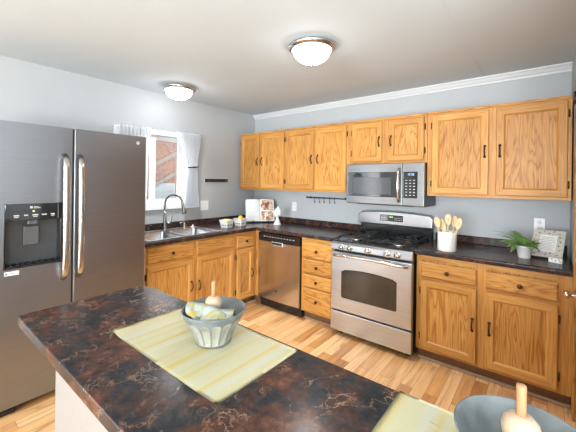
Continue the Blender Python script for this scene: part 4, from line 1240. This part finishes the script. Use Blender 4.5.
obj('leaf_pattern', bm, DARKLEAF, fr_)
bm = nb(); fbox(bm, O, A, Bu, Nn, .02, W_ - .02, .02, Hh - .02, -.006, -.0025); tp = BL + A * W_ / 2 + Bu * .17 - Nn * .006
ft = tp + Bk * .045; ft.z = TOP + .001
tube(bm, [tp, ft], .004, 8); obj('easel_back', bm, KICK, fr_)
kx = thing('block_sign', (3.36, -.43, TOP), 'small white block with dark marks lying in front of the picture frame', 'sign')
O = Vector((3.318, -.428, TOP)); A = Vector((.95, -.30, 0)).normalized(); Bk = Vector((.30, .95, 0)).normalized()
bm = nb(); fbox(bm, O, A, Z, -Bk, 0, .076, 0, .034, -.022, 0, .002); obj('block', bm, PAPER, kx)
bm = nb()
for i, (a, b) in enumerate(((.016, .022), (.036, .012), (.056, .022), (.062, .010))): fbox(bm, O, A, Z, -Bk, a, a + .007, b, b + .006, .0, .0005)
obj('mark', bm, SLOT, kx)

# ---------------------------------------------------------------- peninsula: placemats, bowls, pestles, napkin
def placemat(x0, x1, y0, y1, label, curl):
    tb = bmesh.new(); nx, ny = 40, 24; G = []
    for i in range(nx + 1):
        row = []
        for j in range(ny + 1):
            u, v = i / nx, j / ny; z = TOP + .0006 + .0008 * (1 + math.sin(u * 9 + v * 4)) * .5
            d = math.hypot(u * 1.6, v) ; z += curl * max(0, 1 - d / .22) ** 2
            d = math.hypot((1 - u) * 1.6, v); z += curl * .35 * max(0, 1 - d / .2) ** 2
            row.append(tb.verts.new((x0 + (x1 - x0) * u, y0 + (y1 - y0) * v, z)))
        G.append(row)
    for i in range(nx):
        for j in range(ny): tb.faces.new((G[i][j], G[i + 1][j], G[i + 1][j + 1], G[i][j + 1]))
    bmesh.ops.solidify(tb, geom=list(tb.faces), thickness=-.0016)
    zmin = min(v.co.z for v in tb.verts)
    bm = nb(); merge(bm, tb, 0, True)
    return tag(obj('placemat', bm, MATM), label, 'placemat', 'woven placemats on the peninsula')


placemat(2.095, 2.680, -2.852, -2.520, 'cream and yellow woven placemat under the bowl with the napkin', .010)
placemat(3.003, 3.588, -2.845, -2.508, 'cream and yellow woven placemat at the bottom right, under the second bowl', .004)
MT = TOP + .0035


def bowl(cx, cy, label):
    b = thing('mixing_bowl', (cx, cy, MT), label, 'bowl', 'grey fluted mixing bowls')
    nf, per = 16, 10; seg = nf * per
    outer = [(.050, 0), (.056, .002), (.056, .006), (.058, .014), (.064, .028), (.072, .046), (.081, .064), (.088, .076), (.0935, .086), (.098, .096), (.1015, .106), (.1045, .114), (.1065, .117), (.1065, .121)]
    inner = [(.1045, .122), (.1020, .119), (.0965, .107), (.0845, .085), (.0700, .058), (.0560, .030), (.040, .013), (0, .009)]
    outer = [(r_ + .004 * max(0, 1 - z_ / .05), z_ * .90) for r_, z_ in outer]; inner = [(r_, z_ * .90) for r_, z_ in inner]
    def flute(ang, z):
        u = (ang * nf / (2 * PI)) % 1.0
        arc = math.sin(PI * u)                    # 0 at the ridges
        top = .078 + .009 * arc                   # scalloped upper edge
        if z < .004 or z > top: return 0.0, 0
        s = min(1, (top - z) / .010) * min(1, (z - .004) / .012)
        return -.0042 * arc * s, 1
    zs = []
    for k_ in range(len(outer) - 1):
        n_ = 4 if outer[k_ + 1][1] > .01 else 1
        for q in range(n_): zs.append((outer[k_][0] + (outer[k_ + 1][0] - outer[k_][0]) * q / n_, outer[k_][1] + (outer[k_ + 1][1] - outer[k_][1]) * q / n_))
    zs.append(outer[-1])
    tb = bmesh.new(); rings = []
    for r_, z_ in zs:
        rings.append([tb.verts.new((cx + (r_ + flute(2 * PI * i / seg, z_)[0]) * math.cos(2 * PI * i / seg), cy + (r_ + flute(2 * PI * i / seg, z_)[0]) * math.sin(2 * PI * i / seg), MT + z_)) for i in range(seg)])
    no = len(rings)
    for r_, z_ in inner[:-1]: rings.append([tb.verts.new((cx + r_ * math.cos(2 * PI * i / seg), cy + r_ * math.sin(2 * PI * i / seg), MT + z_)) for i in range(seg)])
    for k_ in range(len(rings) - 1):
        for i in range(seg):
            j = (i + 1) % seg; f_ = tb.faces.new((rings[k_][i], rings[k_][j], rings[k_ + 1][j], rings[k_ + 1][i])); f_.smooth = True
            if k_ < no - 1:
                zc = (zs[k_][1] + zs[k_ + 1][1]) / 2
                if flute(2 * PI * (i + .5) / seg, zc)[1] and 1 <= i % per <= per - 2: f_.material_index = 1
    ap = tb.verts.new((cx, cy, MT + .009))
    for i in range(seg): f_ = tb.faces.new((rings[-1][i], rings[-1][(i + 1) % seg], ap)); f_.smooth = True
    tb.faces.new(rings[0])
    bmesh.ops.recalc_face_normals(tb, faces=list(tb.faces))
    me = bpy.data.meshes.new('t'); tb.to_mesh(me); tb.free(); bm = nb(); bm.from_mesh(me); bpy.data.meshes.remove(me)
    obj('vessel', bm, [BOWLG, FLUTE], b)
    return b


def pestle(cx, cy, label, top=.215, z0=.0):
    p_ = thing('wooden_pestle', (cx, cy, MT + .012), label, 'pestle', 'wooden pestles in the bowls')
    bm = nb(); zb_ = MT + .0125
    lathe(bm, [(0, 0), (.019, 0), (.022, .010), (.020, .035), (.020, .060), (.023, .080), (.028, .095), (.0295, .106), (.027, .117), (.019, .126), (.010, .130)], (cx, cy, zb_), 28); obj('head', bm, PESTLE, p_)
    bm = nb(); lathe(bm, [(.0078, .120), (.0074, .150), (.0078, .175), (.0072, .1805), (0, .1815)], (cx, cy, zb_), 18); obj('handle', bm, PHANDLE, p_)


bowl(2.421, -2.656, 'grey fluted bowl with a folded napkin and a pestle, on the left placemat')
pestle(2.405, -2.646, 'wooden pestle standing behind the napkin in the left bowl')
bowl(3.268, -2.663, 'grey fluted bowl without a napkin, at the bottom right corner')
pestle(3.264, -2.660, 'wooden pestle standing alone in the bottom right bowl')

# napkin: a folded cloth draped over the near side inside the left bowl
bcx, bcy = 2.421, -2.656
tow = Vector((.63, -.776, 0)); rgt = Vector((.776, .63, 0))
tb = bmesh.new(); nu, nv = 30, 16; G = []
for i in range(nu + 1):
    row = []
    u = i / nu
    for j in range(nv + 1):
        v = j / nv
        side = -.094 + .168 * u
        front = math.sqrt(max(0, .0955 ** 2 - side ** 2)) - .004 if abs(side) < .0955 else 0
        # from the near rim (v = 0) back and up to a slanting fold line (v = 1)
        depth = front * (1 - v) + (-.012 + .024 * u) * v
        zt_ = .132 - .028 * u - .018 * (1 - min(1, u / .18)) ** 2
        z_ = (.103) * (1 - v) + zt_ * v + .010 * math.sin(PI * v) + .003 * math.sin(u * 11 + v * 3) + .002 * math.sin(v * 9 + u * 4)
        p_ = Vector((bcx, bcy, MT)) + rgt * side + tow * depth + Z * z_
        row.append(p_)
    # fall of the cloth behind the fold
    for q in (1, 2, 3):
        last = row[-1]; row.append(last - tow * .010 - Z * .022)
    G.append([tb.verts.new(p_) for p_ in row])
for i in range(nu):
    for j in range(len(G[0]) - 1): tb.faces.new((G[i][j], G[i + 1][j], G[i + 1][j + 1], G[i][j + 1]))
bmesh.ops.recalc_face_normals(tb, faces=list(tb.faces)); bmesh.ops.solidify(tb, geom=list(tb.faces), thickness=.0016)
bm = nb(); merge(bm, tb, 0, True)
tag(obj('napkin', bm, NAPK), 'folded white napkin with a lemon and leaf print in the left bowl', 'napkin')
